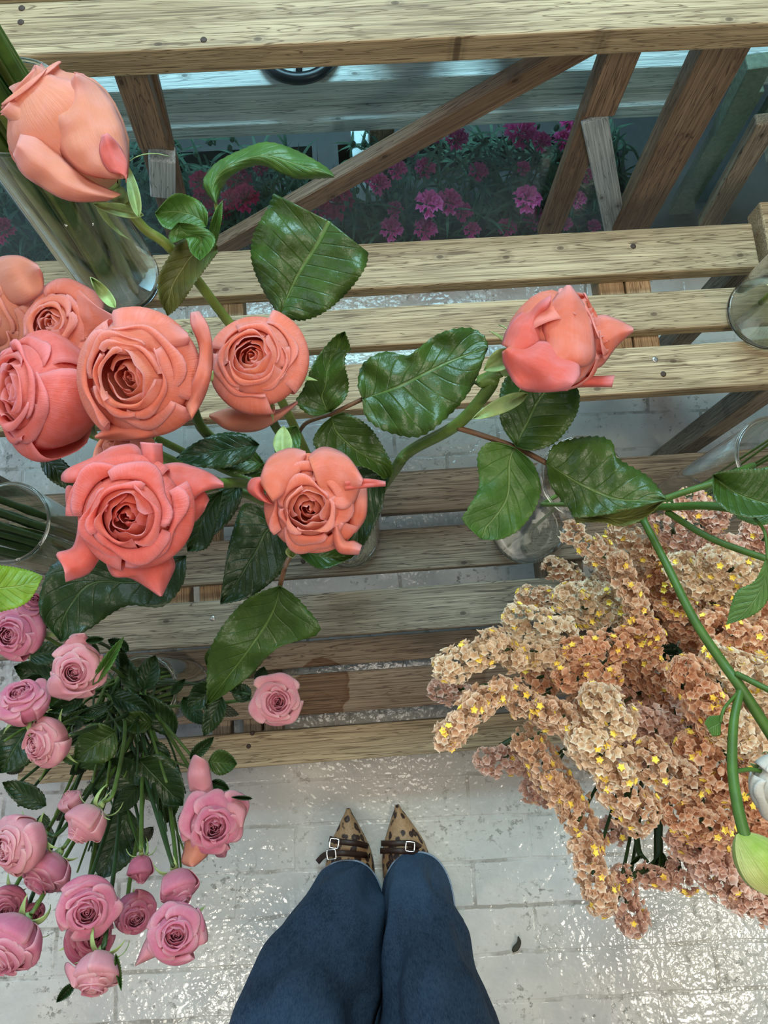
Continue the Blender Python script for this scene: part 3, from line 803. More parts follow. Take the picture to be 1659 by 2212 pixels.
PT(b5, [(205, 942), (250, 915), (320, 915), (415, 893)], [(205, 946), (260, 952), (340, 942), (416, 905)], .945, .945, 'salmon')
R6, b6, _ = make_rose('garden_rose', 556, 785, 112, .92, (-.25, -.35, .36), 'salmon', 'round coral rose with a tight orange heart and one drooping outer petal', 'rose', GC,
    [(600, 930, .76)], c1, .0045, n=21, seed=27, spin=.2, roll=.07, zo=.25, heart=.08, ragged=.04)
PT(b6, [(452, 895), (500, 880), (560, 880), (600, 885), (642, 866)], [(452, 900), (490, 928), (545, 933), (590, 915), (643, 872)], .87, .88, 'peach')
R7, b7, _ = make_rose('garden_rose', 290, 1110, 130, 1.0, (-.35, .15, .25), 'coral', 'ragged deep coral rose with curling outer petals, lowest of the coral roses', 'rose', GC,
    [(420, 1060, .85), (560, 1050, .72)], c1, .005, n=18, seed=33, spin=2.2, roll=.18, ragged=.07, heart=.08)
PT(b7, [(170, 1125), (158, 1180), (122, 1196), (138, 1222)], [(255, 1195), (225, 1195), (192, 1238), (142, 1257)], .985, .99, 'coral')
PT(b7, [(235, 1065), (185, 1045), (135, 1040), (142, 1015), (200, 990)], [(300, 1050), (300, 1020), (310, 990), (290, 960), (240, 965)], 1.0, .985, 'coral')
PT(b7, [(325, 1060), (312, 1010), (303, 955)], [(352, 1075), (352, 1000), (350, 958)], 1.005, 1.01, 'coral')
PT(b7, [(345, 1005), (390, 1000), (450, 1020), (482, 1042)], [(350, 1070), (400, 1090), (440, 1062), (484, 1052)], .995, .99, 'coral')
PT(b7, [(410, 1060), (440, 1062), (452, 1080)], [(405, 1120), (420, 1128), (440, 1105)], .985, .98, 'coral')
PT(b7, [(228, 1215), (245, 1245), (285, 1250), (345, 1288)], [(372, 1200), (378, 1225), (362, 1262), (350, 1288)], .975, .975, 'coral')
PT(b7, [(180, 1060), (145, 1050), (143, 1090), (150, 1100)], [(190, 1075), (172, 1080), (168, 1095), (156, 1104)], .98, .97, 'coral')
R7b, b7b, _ = make_rose('garden_rose', 265, 985, 78, .90, (-.8, -.5, .9), 'peach', 'small peach rose peeking out between the two large coral roses at left', 'rose', GC,
    [(400, 1030, .8)], c1, .004, n=14, seed=38, spin=.9)
R8, b8, _ = make_rose('garden_rose', 672, 1092, 108, .97, (-.15, .18, .2), 'salmon', 'ragged salmon rose with browned curled tips, in the centre of the picture', 'rose', GC,
    [(650, 1130, .85), (700, 1150, .7)], c1, .0048, n=18, seed=41, spin=1.6, roll=.16, ragged=.075, heart=.08)
PT(b8, [(745, 1040), (790, 1034), (833, 1040)], [(745, 1060), (795, 1053), (833, 1050)], .985, .98, 'coral', crown=.004)
PT(b8, [(560, 1080), (535, 1060), (542, 1035), (570, 1030)], [(590, 1090), (570, 1065), (575, 1045), (590, 1035)], .98, .985, 'coral')
PT(b8, [(560, 1040), (580, 990), (625, 968), (660, 975)], [(590, 1085), (620, 1060), (650, 1020), (662, 985)], .985, .985, 'salmon')
PT(b8, [(665, 985), (700, 965), (750, 985), (785, 1035)], [(700, 1085), (740, 1100), (765, 1085), (780, 1050)], .985, .985, 'salmon')
PT(b8, [(715, 1130), (720, 1170), (735, 1195), (775, 1198)], [(735, 1120), (745, 1165), (765, 1168), (782, 1178)], .975, .97, 'salmon')
PT(b8, [(770, 1060), (790, 1045), (792, 1110), (770, 1150)], [(755, 1090), (755, 1110), (750, 1140), (745, 1155)], .965, .96, 'salmon')
R9, b9, _ = make_rose('garden_rose', 1200, 745, 112, .95, (.86, -.42, 1.12), 'salmon', 'salmon rose on its own at right, seen from the side with a yellowed base', 'rose', GC,
    [(1065, 825, .915), (990, 915, .87), (885, 975, .80), (845, 1025, .74)], c1, .0054, 'stem', n=18, seed=47, spin=.4, H=1.1, cl=.66, zi=.66, zr=.8, zo=.7, roll=.12, ragged=.06, sepL=1.1)
PT(b9, [(1270, 690), (1300, 680), (1335, 690), (1368, 708)], [(1270, 800), (1300, 790), (1335, 745), (1368, 716)], .955, .96, 'salmon')
PT(b9, [(1215, 800), (1270, 812), (1328, 811)], [(1215, 838), (1280, 836), (1322, 836)], .94, .945, 'coral')
PT(b9, [(1175, 768), (1172, 720), (1176, 678), (1200, 640), (1224, 616)], [(1250, 795), (1285, 775), (1278, 690), (1250, 640), (1232, 616)], .982, .985, 'salmon', crown=.010)
PT(b9, [(1085, 760), (1090, 790), (1131, 843), (1226, 844)], [(1105, 745), (1168, 735), (1212, 745), (1248, 765), (1254, 812)], .978, .990, 'coral', crown=.012)
PT(b9, [(1083, 745), (1098, 705), (1131, 670), (1190, 638)], [(1150, 775), (1168, 742), (1172, 700), (1190, 650)], .975, .985, 'coral', crown=.010)
# peach rose petals of R1
PT(b1, [(245, 388), (190, 378), (140, 345), (118, 285), (125, 225), (158, 165)], [(276, 385), (279, 335), (265, 270), (238, 215), (208, 180), (165, 158)], .930, .945, 'peach', crown=.014)
PT(b1, [(232, 434), (150, 434), (85, 402), (45, 372), (28, 335)], [(262, 420), (200, 392), (145, 352), (105, 300), (45, 288)], .922, .94, 'peach', crown=.013)
PT(b1, [(60, 305), (45, 290), (15, 255), (0, 242)], [(130, 315), (110, 270), (70, 225), (40, 200)], .93, .94, 'peach', crown=.008)
PT(b1, [(60, 260), (45, 215), (58, 170), (75, 140)], [(150, 260), (145, 210), (118, 165), (80, 140)], .93, .945, 'peach', crown=.008)
PT(b1, [(160, 225), (163, 190), (160, 155)], [(250, 240), (225, 195), (180, 160)], .915, .93, 'salmon', crown=.006)
PT(b1, [(275, 375), (235, 370), (215, 330), (220, 292)], [(272, 395), (275, 350), (255, 310), (232, 288)], .955, .96, 'coral', crown=.004)

# --- leaves of the coral roses
LF(R1, [(603, 683), (565, 620), (543, 560), (548, 505), (575, 455), (592, 418)], [(603, 683), (655, 692), (710, 668), (760, 620), (790, 575), (795, 545)], .84, .88, mid=[(603, 683), (640, 600), (690, 520), (712, 478)], crown=.012)
stem(R1, [(603, 683, .84), (590, 720, .82), (600, 800, .76)], .0018, 'stemred', name='leaf_stalk')
LF(R1, [(466, 440), (443, 412), (441, 385), (470, 350), (530, 320), (580, 307), (640, 325), (700, 358), (722, 380)], [(468, 440), (478, 410), (500, 380), (535, 362), (570, 358), (610, 375), (650, 387), (722, 383)], .84, .86, 'leafmid', serr=2, fold=.0, crown=.01)
stem(R1, [(466, 440, .84), (466, 480, .84), (430, 560, .82)], .0018, 'stemyellow', name='leaf_stalk')
LF(R1, [(445, 490), (400, 497), (355, 492), (335, 462)], [(447, 488), (447, 455), (420, 428), (375, 420), (335, 460)], .84, .86, 'leafmid', serr=2)
LF(R1, [(385, 480), (365, 505), (372, 525), (400, 515), (412, 545), (432, 563)], [(385, 480), (420, 485), (455, 500), (465, 520), (452, 545), (432, 563)], .86, .85, 'leafmid', serr=2)
LF(R1, [(462, 540), (472, 510), (479, 470), (481, 433)], [(446, 535), (452, 495), (465, 455), (480, 433)], .85, .87, 'leafmid', serr=2, fold=.002)
LF(R1, [(470, 530), (400, 515), (365, 555), (342, 600), (343, 640), (362, 682)], [(470, 545), (440, 585), (415, 620), (395, 650), (378, 670), (362, 682)], .83, .80, 'leafolive')
LF(R6, [(715, 890), (675, 898), (640, 870), (655, 840), (680, 780), (720, 730), (745, 716)], [(715, 890), (745, 862), (753, 830), (745, 790), (748, 765), (757, 755), (745, 716)], .84, .88)
LF(R6, [(783, 862), (773, 830), (785, 785), (830, 760), (880, 768), (900, 755), (950, 720), (1010, 708), (1045, 725), (1054, 750)], [(783, 862), (790, 900), (830, 930), (900, 944), (950, 915), (1000, 865), (1030, 815), (1054, 750)], .85, .87, crown=.006, mid=[(783, 862), (860, 835), (950, 790), (1054, 750)])
LF(R6, [(717, 900), (690, 925), (678, 960), (720, 1000), (790, 1010), (830, 1035)], [(717, 900), (750, 893), (800, 925), (835, 980), (848, 1010), (845, 1030)], .83, .80)
stem(R6, [(783, 862, .85), (717, 893, .84), (660, 915, .80), (640, 950, .76)], .0020, 'stemred', name='leaf_stalk')
LF(R8, [(845, 1020), (800, 1000), (765, 1020), (750, 1060), (740, 1180), (640, 1190)], [(845, 1020), (832, 1060), (820, 1110), (790, 1170), (755, 1205), (700, 1228)], .78, .74, 'leafdark')
LF(R8, [(640, 1180), (660, 1175), (720, 1180), (770, 1195)], [(640, 1190), (665, 1215), (700, 1229), (760, 1205)], .80, .78, 'leaf')
LF(R9, [(1115, 965), (1085, 920), (1078, 870), (1090, 820), (1130, 790), (1200, 790)], [(1115, 965), (1150, 973), (1200, 955), (1240, 905), (1252, 860), (1240, 820)], .87, .90)
LF(R9, [(1113, 967), (1060, 955), (1032, 985), (1035, 1050), (1010, 1100), (1000, 1125), (1040, 1165)], [(1113, 967), (1150, 1000), (1168, 1050), (1155, 1100), (1120, 1145), (1080, 1165), (1042, 1165)], .87, .86, 'leafmid')
LF(R9, [(1180, 1000), (1200, 960), (1280, 943), (1322, 955), (1335, 990), (1400, 1030), (1440, 1078)], [(1180, 1000), (1190, 1050), (1230, 1100), (1245, 1118), (1330, 1108), (1385, 1095), (1440, 1080)], .88, .90, mid=[(1180, 1000), (1260, 1050), (1340, 1080), (1438, 1079)], crown=.006)
LF(R9, [(1235, 1108), (1300, 1105), (1380, 1095), (1436, 1080)], [(1245, 1130), (1300, 1128), (1345, 1137), (1390, 1120), (1436, 1082)], .885, .89, 'leafolive')
stem(R9, [(990, 925, .87), (1040, 940, .875), (1113, 966, .87), (1180, 1000, .88)], .0024, 'stemred', name='leaf_stalk')
LF(R8, [(560, 1092), (525, 1090), (505, 1140), (490, 1200), (476, 1300)], [(625, 1180), (620, 1215), (600, 1245), (540, 1290), (476, 1305)], .80, .78, 'leafdark', serr=2)
LF(R8, [(605, 1265), (540, 1290), (490, 1340), (455, 1400), (447, 1450), (447, 1520)], [(605, 1265), (650, 1300), (690, 1365), (600, 1400), (540, 1460), (470, 1510), (447, 1522)], .82, .74, 'leaf', mid=[(605, 1265), (590, 1320), (540, 1400), (447, 1520)])
stem(R8, [(605, 1265, .82), (622, 1210, .84), (660, 1150, .80)], .0022, 'stemred', name='leaf_stalk')
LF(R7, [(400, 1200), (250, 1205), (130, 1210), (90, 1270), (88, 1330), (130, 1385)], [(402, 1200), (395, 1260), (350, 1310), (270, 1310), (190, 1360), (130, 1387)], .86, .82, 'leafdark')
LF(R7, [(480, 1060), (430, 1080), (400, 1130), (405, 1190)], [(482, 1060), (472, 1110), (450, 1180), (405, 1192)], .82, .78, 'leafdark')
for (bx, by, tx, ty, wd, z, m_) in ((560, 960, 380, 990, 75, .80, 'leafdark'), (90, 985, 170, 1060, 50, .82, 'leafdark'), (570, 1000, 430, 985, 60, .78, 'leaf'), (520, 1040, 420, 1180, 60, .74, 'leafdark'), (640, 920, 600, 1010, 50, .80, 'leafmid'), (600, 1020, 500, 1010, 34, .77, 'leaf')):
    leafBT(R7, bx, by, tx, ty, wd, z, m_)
for (bx, by, tx, ty, wd, z, rr) in ((610, 985, 612, 920, 42, .93, R8), (628, 1180, 632, 1205, 26, .93, R8), (1140, 850, 1020, 905, 34, .92, R9), (1110, 760, 1045, 800, 44, .93, R9), (250, 665, 195, 598, 26, .90, R3),
                                (300, 470, 275, 355, 26, .88, R1), (310, 465, 200, 440, 28, .87, R1), (680, 1050, 640, 1010, 30, .84, R6)):
    leafBT(rr, bx, by, tx, ty, wd, z, 'sepal', name='sepal', serr=0)

# --- foliage entering from the edges
E1 = empty('leafy_stem', P(-30, 1290, .9), 'bright lime green serrated leaf entering at the left edge above the pink roses', 'leaf')
blade('leaf', [(-60, 1225), (0, 1222), (60, 1232), (92, 1245)], [(-60, 1330), (0, 1322), (60, 1300), (92, 1247)], .92, .90, 'leaflime', E1, serr=4, wav=.008)
stem(E1, [(-60, 1278, .92), (-140, 1260, .80), (-200, 1240, .6)], .002, 'stemlight')

stem(E1, [P(-200, 1240, .6), c2+Vector((-.02, 0, .22)), c2+Vector((.0, .01, .02))], .002, 'stemlight')
# ------------------------------------------------------------------ pink spray roses
GP = 'small pink spray roses'
PINK = [ # px, py, r, z, axis(dx,dy,tilt), mat, label, kwargs
 (38, 1368, 62, .80, (-.9, .2, .5), 'pink', 'small pink rose at the left edge just below the lime leaf', {}),
 (168, 1445, 60, .82, (-.35, .3, .35), 'pinkpale', 'pink spray rose with a petal standing up behind, upper left group', {'roll': .3}),
 (50, 1515, 58, .80, (-.3, -.7, .8), 'pink', 'pink rose at the left edge seen from its side, heart pointing up', {}),
 (97, 1603, 56, .79, (-.7, .2, .7), 'pinkpale', 'pale pink rose with pink heart and long green sepals at the left', {'sepL': 1.2}),
 (597, 1514, 56, .74, (.05, .05, .12), 'pinkpale', 'single small pink rose right of the bunch, over the wet stained slat', {'roll': .28}),
 (462, 1778, 66, .80, (.0, .1, .25), 'pink', 'fully open pink rose with long outer petals on the right of the bunch', {'roll': .3, 'ragged': .08}),
 (38, 1826, 66, .82, (-.85, .35, .75), 'pinkpale', 'large pale pink rose cut by the left edge in the lower group', {}),
 (183, 1785, 48, .82, (-.5, .65, 1.0), 'pinkpale', 'half closed pale pink bud with spread green sepals above the lower cluster', {'cl': .5, 'H': 1.15, 'roll': .06, 'sepL': 1.5}),
 (95, 1888, 56, .80, (-.5, .7, .9), 'pink', 'pink rose tucked right of the large pale one, heart pointing down left', {}),
 (188, 1960, 64, .83, (.0, .2, .3), 'pink', 'open pink rose with dark heart in the middle of the lower cluster', {'roll': .25}),
 (195, 2022, 54, .80, (.1, .0, .25), 'pinkdark', 'pink rose directly below the middle one of the lower cluster', {}),
 (305, 1882, 30, .80, (.0, .9, 1.1), 'pinkdark', 'tiny closed pink bud hanging above the right pair of roses', {'cl': .35, 'H': 1.35, 'roll': .0, 'n': 12, 'sepL': 1.3}),
 (388, 1922, 44, .82, (.25, .85, .95), 'pink', 'half open pink rose hanging just above the large lower right rose', {'cl': .5, 'H': 1.2, 'roll': .08}),
 (382, 2012, 62, .84, (-.1, .3, .25), 'pink', 'large open pink rose at the lower right of the bunch', {'roll': .25}),
 (290, 1972, 46, .78, (.2, .7, .5), 'pinkdark', 'shaded pink rose wedged between the middle and lower right roses', {}),
 (207, 2108, 52, .84, (-.2, .9, .85), 'pinkpale', 'lowest pink rose of the bunch, hanging downward with spiky sepals', {'H': 1.1, 'sepL': 1.4, 'cl': .6}),
 (18, 2045, 72, .84, (-.4, .6, .8), 'pink', 'big pink rose at the bottom left edge seen from its side', {}),
 (18, 1955, 42, .79, (-.2, .5, .5), 'pinkdark', 'dusky pink rose at the left edge between two larger ones', {}),
 (70, 1972, 24, .78, (.1, .5, .5), 'pinkdark', 'tiny dusky pink rose head behind the lower left cluster', {'n': 12}),
 (152, 1728, 27, .78, (-.2, -.3, 1.2), 'pinkpale', 'pale bud half hidden behind the bud with spread sepals', {'cl': .4, 'H': 1.3, 'roll': 0, 'n': 12}),
 (72, 1308, 34, .80, (.2, -.8, .9), 'pinkdark', 'dark pink rose top showing just under the big dark leaf', {'n': 12}),
]
hub = c7+Vector((-.015, 0, .27))
PR = []
for i, (px, py, r, z, ax, mt, lab, kw) in enumerate(PINK):
    c = P(px, py, z); dd = (c-hub)
    k = dict(n=22, seed=60+i, spin=i*1.1, roll=.18, ragged=.05, heart=.05, nout=5, zr=.6, zi=.56, zo=.25); k.update(kw)
    R = r*depth(c)/F; a = axis_of(c, *ax)
    base = c7+Vector((.03*math.sin(i*2.4), .03*math.cos(i*2.4), .016))
    t = empty('spray_rose', base, lab, 'rose', GP)
    b, bl = rose_bloom(t, c, a, R, mt, **k)
    h = hub+Vector((.028*math.sin(i*2.4+.6), .028*math.cos(i*2.4+.6), 0))
    mid = h.lerp(b-a*R*1.2, .55)+Vector((.008*math.sin(i), .008*math.cos(i), -.02))
    q = [tuple(v) for v in (b, b-a*(R*.8), mid, h, base)]
    mb = MB(); mb.tube([Vector(cat(q, j/22)) for j in range(23)], .0017, 8, .0026); obj('stem', mb, M['stem' if i % 3 else 'stemdark'], t)
    PR.append((t, bl))
t6 = PR[5]
PT(t6[1], [(410, 1710), (405, 1670), (418, 1632), (430, 1636)], [(462, 1715), (458, 1690), (450, 1650), (440, 1640)], .795, .81, 'pinkpale')
PT(t6[1], [(400, 1790), (398, 1830), (392, 1862), (410, 1872)], [(455, 1830), (450, 1845), (435, 1860), (420, 1872)], .80, .80, 'peach')
PT(t6[1], [(490, 1730), (515, 1725), (532, 1745), (525, 1785)], [(490, 1775), (500, 1780), (508, 1790), (518, 1788)], .80, .80, 'pinkpale')
PT(t6[1], [(460, 1835), (468, 1850), (485, 1852)], [(490, 1810), (492, 1830), (488, 1850)], .80, .79, 'pink')
t2 = PR[1]
PT(t2[1], [(130, 1420), (135, 1395), (155, 1370), (180, 1368)], [(205, 1430), (200, 1405), (195, 1385), (184, 1368)], .815, .825, 'pinkpale')
PT(t2[1], [(120, 1455), (103, 1470), (105, 1500), (150, 1514)], [(140, 1480), (160, 1495), (200, 1490), (215, 1480)], .83, .82, 'pinkpale')
t14 = PR[13]
PT(t14[1], [(330, 2000), (310, 2040), (291, 2086)], [(370, 2055), (340, 2065), (293, 2086)], .835, .83, 'pinkpale')
PT(t14[1], [(420, 1975), (440, 1985), (449, 2030), (430, 2042)], [(420, 2040), (422, 2040), (425, 2042), (428, 2044)], .835, .83, 'pinkpale')
t16 = PR[15]
PT(t16[1], [(160, 2090), (145, 2078), (140, 2095), (155, 2130)], [(190, 2110), (180, 2120), (170, 2130), (160, 2135)], .84, .84, 'pinkpale')
# leaves of the spray roses
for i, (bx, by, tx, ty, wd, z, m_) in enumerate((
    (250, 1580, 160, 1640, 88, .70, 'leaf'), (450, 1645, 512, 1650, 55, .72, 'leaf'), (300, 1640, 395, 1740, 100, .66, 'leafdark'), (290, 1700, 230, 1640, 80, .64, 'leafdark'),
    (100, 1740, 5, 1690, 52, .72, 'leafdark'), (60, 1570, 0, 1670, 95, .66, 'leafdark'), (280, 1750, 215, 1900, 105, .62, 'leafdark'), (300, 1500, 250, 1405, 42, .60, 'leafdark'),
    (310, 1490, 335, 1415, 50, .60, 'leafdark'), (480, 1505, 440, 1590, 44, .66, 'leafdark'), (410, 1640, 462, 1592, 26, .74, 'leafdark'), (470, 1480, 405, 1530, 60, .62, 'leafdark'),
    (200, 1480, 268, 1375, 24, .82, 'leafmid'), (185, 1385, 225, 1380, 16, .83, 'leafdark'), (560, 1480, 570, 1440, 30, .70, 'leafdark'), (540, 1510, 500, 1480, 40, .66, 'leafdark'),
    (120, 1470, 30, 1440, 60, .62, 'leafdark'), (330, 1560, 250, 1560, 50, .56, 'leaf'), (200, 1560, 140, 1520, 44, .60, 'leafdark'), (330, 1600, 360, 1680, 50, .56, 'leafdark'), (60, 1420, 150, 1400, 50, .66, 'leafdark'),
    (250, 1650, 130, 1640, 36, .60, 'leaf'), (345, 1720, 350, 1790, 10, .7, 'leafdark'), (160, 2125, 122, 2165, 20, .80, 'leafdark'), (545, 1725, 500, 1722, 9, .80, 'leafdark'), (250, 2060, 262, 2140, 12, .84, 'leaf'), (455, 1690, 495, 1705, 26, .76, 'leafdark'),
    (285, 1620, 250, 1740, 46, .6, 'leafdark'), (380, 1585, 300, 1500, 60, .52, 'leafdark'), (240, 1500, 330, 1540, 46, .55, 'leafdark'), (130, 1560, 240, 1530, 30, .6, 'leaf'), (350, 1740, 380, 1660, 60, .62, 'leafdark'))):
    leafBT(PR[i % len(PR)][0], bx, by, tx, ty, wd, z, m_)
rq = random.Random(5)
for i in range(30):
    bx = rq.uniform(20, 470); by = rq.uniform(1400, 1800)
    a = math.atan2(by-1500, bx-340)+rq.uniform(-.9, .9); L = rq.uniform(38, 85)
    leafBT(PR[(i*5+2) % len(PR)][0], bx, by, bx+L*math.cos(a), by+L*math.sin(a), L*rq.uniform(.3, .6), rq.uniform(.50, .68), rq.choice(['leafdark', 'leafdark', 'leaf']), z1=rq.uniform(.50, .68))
for i in range(26):
    px = rq.uniform(0, 440); py = rq.uniform(1480, 1900); t = PR[(i*3+1) % len(PR)][0]; b = P(px, py, rq.uniform(.55, .72))
    h = hub+Vector((rq.uniform(-.035, .035), rq.uniform(-.035, .035), rq.uniform(-.03, .02))); m = b.lerp(h, .5)+Vector((rq.uniform(-.03, .03), rq.uniform(-.03, .03), rq.uniform(-.02, .02)))
    mb = MB(); q = [tuple(v) for v in (b, m, h)]
    mb.tube([Vector(cat(q, j/12)) for j in range(13)], .0010, 7, .0020); obj('side_stem', mb, M[rq.choice(['stemdark', 'stem', 'stemlight'])], t)
# side shoots with thorns running from the vase mouth
for i, (px, py, z) in enumerate(((230, 1700, .7), (30, 1700, .7), (360, 1690, .72), (375, 1880, .78), (120, 1760, .7), (320, 1860, .74), (10, 1600, .7), (170, 1600, .66), (420, 1640, .7), (540, 1500, .68), (200, 1690, .7), (40, 1740, .7))):
    t = PR[(i*3+1) % len(PR)][0]; b = P(px, py, z); h = hub+Vector((.02*math.sin(i), .02*math.cos(i*2), 0)); m = b.lerp(h, .5)+Vector((0, .006, .01))
    mb = MB(); q = [tuple(v) for v in (b, m, h)]
    mb.tube([Vector(cat(q, j/12)) for j in range(13)], .0014, 7, .0024); obj('side_stem', mb, M['stemdark' if i % 2 else 'stem'], t)

# ------------------------------------------------------------------ lisianthus branch at the right
LB = empty('lisianthus_branch', P(1390, 1110, .78), 'bright green branching stem with white bloom and green bud crossing the statice at right', 'flower branch')
stem(LB, [(1388, 1120, .86), (1440, 1220, .88), (1500, 1340, .90), (1560, 1430, .91), (1603, 1490, .92), (1680, 1610, .92)], .0032, 'stemlight', .0042)
stem(LB, [(1600, 1490, .92), (1585, 1560, .93), (1582, 1660, .94), (1595, 1750, .95), (1612, 1815, .955)], .0030, 'stemlight', .0042, name='side_stem')
stem(LB, [(1590, 1455, .92), (1630, 1475, .93), (1680, 1500, .94)], .0022, 'stemlight', name='side_stem')
stem(LB, [(1597, 1493, .92), (1565, 1530, .93), (1556, 1560, .93)], .0012, 'stemlight', name='leaf_stalk')
blade('leaf', [(1558, 1545), (1532, 1548), (1522, 1562)], [(1557, 1572), (1555, 1588), (1538, 1590)], .93, .93, 'leafmid', LB, serr=2)
def ellipsoid(c, ax, r, h, mat, name, parent, prof=None):
    ax = ax.normalized(); t = ax.cross(Vector((.3, .2, 1))).normalized(); b = ax.cross(t); mb = MB()
    def fn(u, v):
        q = 2*PI*u; rr = r*math.sin(PI*min(1, v*.98+.01))**.7*(1+.06*math.cos(5*q)); 
        return c+ax*((v-.5)*h)+(t*math.cos(q)+b*math.sin(q))*rr, (u, v)
    mb.grid(fn, 24, 14); return obj(name, mb, M[mat], parent)
M['budgreen'] = petal_mat('green_bud', (.30, .42, .06), (.22, .40, .05), (.62, .62, .25), (.10, .28, .03), .1)
cb = P(1643, 1866, .955); ellipsoid(cb, imgdir(.6, .8)*.9+(CAMP-cb).normalized()*.25, .0165, .046, 'budgreen', 'bud', LB)
cw = P(1690, 1695, .93)
b_, w_ = rose_bloom(LB, cw, axis_of(cw, .4, .3, .5), .024, 'cream', n=12, seed=90, nout=4)
stem(LB, [(1583, 1668, .94), (1620, 1662, .935), (1650, 1668, .93)], .0016, 'stemlight', name='side_stem')
blade('leaf', [(1655, 1205), (1630, 1255), (1590, 1280), (1570, 1345)], [(1662, 1215), (1672, 1260), (1640, 1320), (1568, 1350)], .95, .93, 'leafmid', LB, serr=3, mid=[(1658, 1210), (1645, 1270), (1610, 1320), (1569, 1348)])
stem(LB, [(1658, 1210, .95), (1652, 1150, .95), (1630, 1120, .94)], .0012, 'stemlight', name='leaf_stalk')
SB = empty('leafy_stem', P(1420, 1110, .80), 'green leafy stems reaching right from behind the big rose leaf to the right edge', 'leafy stem')
stem(SB, [(1290, 1090, .80), (1430, 1095, .86), (1540, 1093, .90), (1680, 1115, .93)], .0032, 'stemlight', .0038)
stem(SB, [(1440, 1105, .86), (1540, 1165, .88), (1680, 1215, .90)], .0028, 'stemlight', name='side_stem')
stem(SB, [(1400, 1090, .82), (1520, 1050, .84), (1680, 1010, .86)], .0030, 'stemlight', name='side_stem')
stem(SB, [(1170, 1090, .62), (1290, 1090, .72), (1430, 1095, .82)], .0026, 'stem', name='side_stem')
blade('leaf', [(1540, 1025), (1590, 1015), (1700, 1010)], [(1540, 1030), (1548, 1085), (1610, 1118), (1700, 1108)], .93, .95, 'leaf', SB, serr=3, mid=[(1540, 1027), (1600, 1070), (1700, 1100)], fold=.012)
blade('leaf', [(1590, 1112), (1640, 1115), (1690, 1105)], [(1590, 1118), (1640, 1135), (1690, 1120)], .925, .93, 'leafmid', SB, serr=2)

stem(LB, [P(1388, 1120, .86), P(1400, 1105, .72), c5+Vector((-.01, .0, .26)), c5+Vector((.0, .0, .02))], .0042, 'stemlight')
stem(SB, [P(1170, 1090, .62), c6+Vector((.02, .01, .25)), c6+Vector((.01, .0, .02))], .0026, 'stem')
# ------------------------------------------------------------------ statice
def floret(mb, p, nrm, r, tone):
    n_ = nrm.normalized(); t = n_.cross(Vector((random.random(), random.random(), random.random()+.2))).normalized(); b = n_.cross(t)
    c0 = mb.vert(p-n_*r*.55, (0, 0), tone); K = 10; r1 = []; r2 = []; sp = random.random()*6
    for k in range(K):
        a = 2*PI*k/K+sp; d = t*math.cos(a)+b*math.sin(a)
        r1.append(mb.vert(p+d*r*.42, (0, .45), tone))
        rr = r*(1.05 if k % 2 == 0 else .74)*random.uniform(.88, 1.12)
        r2.append(mb.vert(p+d*rr+n_*r*random.uniform(.25, .6), (0, 1.), tone))
    for k in range(K):
        j = (k+1) % K
        mb.f.append((c0, r1[k], r1[j])); mb.f.append((r1[k], r2[k], r2[j], r1[j]))
def corolla(mb, p, nrm, r):
    n_ = nrm.normalized(); t = n_.cross(Vector((.3, .5, .8))).normalized(); b = n_.cross(t)
    c0 = mb.vert(p-n_*r*.3); K = 10; rg = []
    for k in range(K):
        a = 2*PI*k/K; rr = r*(1. if k % 2 == 0 else .6)
        rg.append(mb.vert(p+(t*math.cos(a)+b*math.sin(a))*rr+n_*r*.35))
    for k in range(K): mb.f.append((c0, rg[k], rg[(k+1) % K]))
def sprig(parent, x1, y1, x2, y2, rp, z, mat, yel=.045, z2=None):
    a = P(x1, y1, z); b = P(x2, y2, z if z2 is None else z2); R = rp*.80*depth(a)/F
    L = (b-a).length; ax = (b-a).normalized() if L > 1e-6 else Vector((1, 0, 0)); t = ax.cross(Vector((.1, .2, 1))).normalized(); q = ax.cross(t)
    core = MB(); core.tube([a, (a+b)/2, b], R*.35, 6); 
    mb = MB(); yb = MB(); fr = .0045
    nn = int((2*PI*R*(L+2*R))/(fr*fr*1.7))
    up = (CAMP-a).normalized()
    for i in range(nn):
        s = random.uniform(-R, L+R); ang = random.uniform(0, 2*PI)
        if s < 0: k = math.sqrt(max(0, 1-(s/R)**2))
        elif s > L: k = math.sqrt(max(0, 1-((s-L)/R)**2))
        else: k = 1
        lump = 1+.45*noise.noise((a+ax*s)*60+Vector((ang, 0, 0)))
        rad = (t*math.cos(ang)+q*math.sin(ang))
        p = a+ax*s+rad*(R*k*lump*random.uniform(.60, 1.22))
        nr = rad*(k+.15)+ax*((s/R if s < 0 else (s-L)/R if s > L else 0))
        nr = nr.normalized()+Vector((random.uniform(-.45, .45), random.uniform(-.45, .45), random.uniform(-.45, .45)))
        floret(mb, p, nr, fr*random.uniform(.75, 1.2), random.random())
        if random.random() < yel: corolla(yb, p+nr.normalized()*.002, nr, .0038)
    o = obj('flower_cluster', mb, M[mat], parent, smoothf=False)
    if yb.v: obj('yellow_floret', yb, M['yellow'], o, smoothf=False)['kind'] = 'stuff'
    return (a+b)/2, R
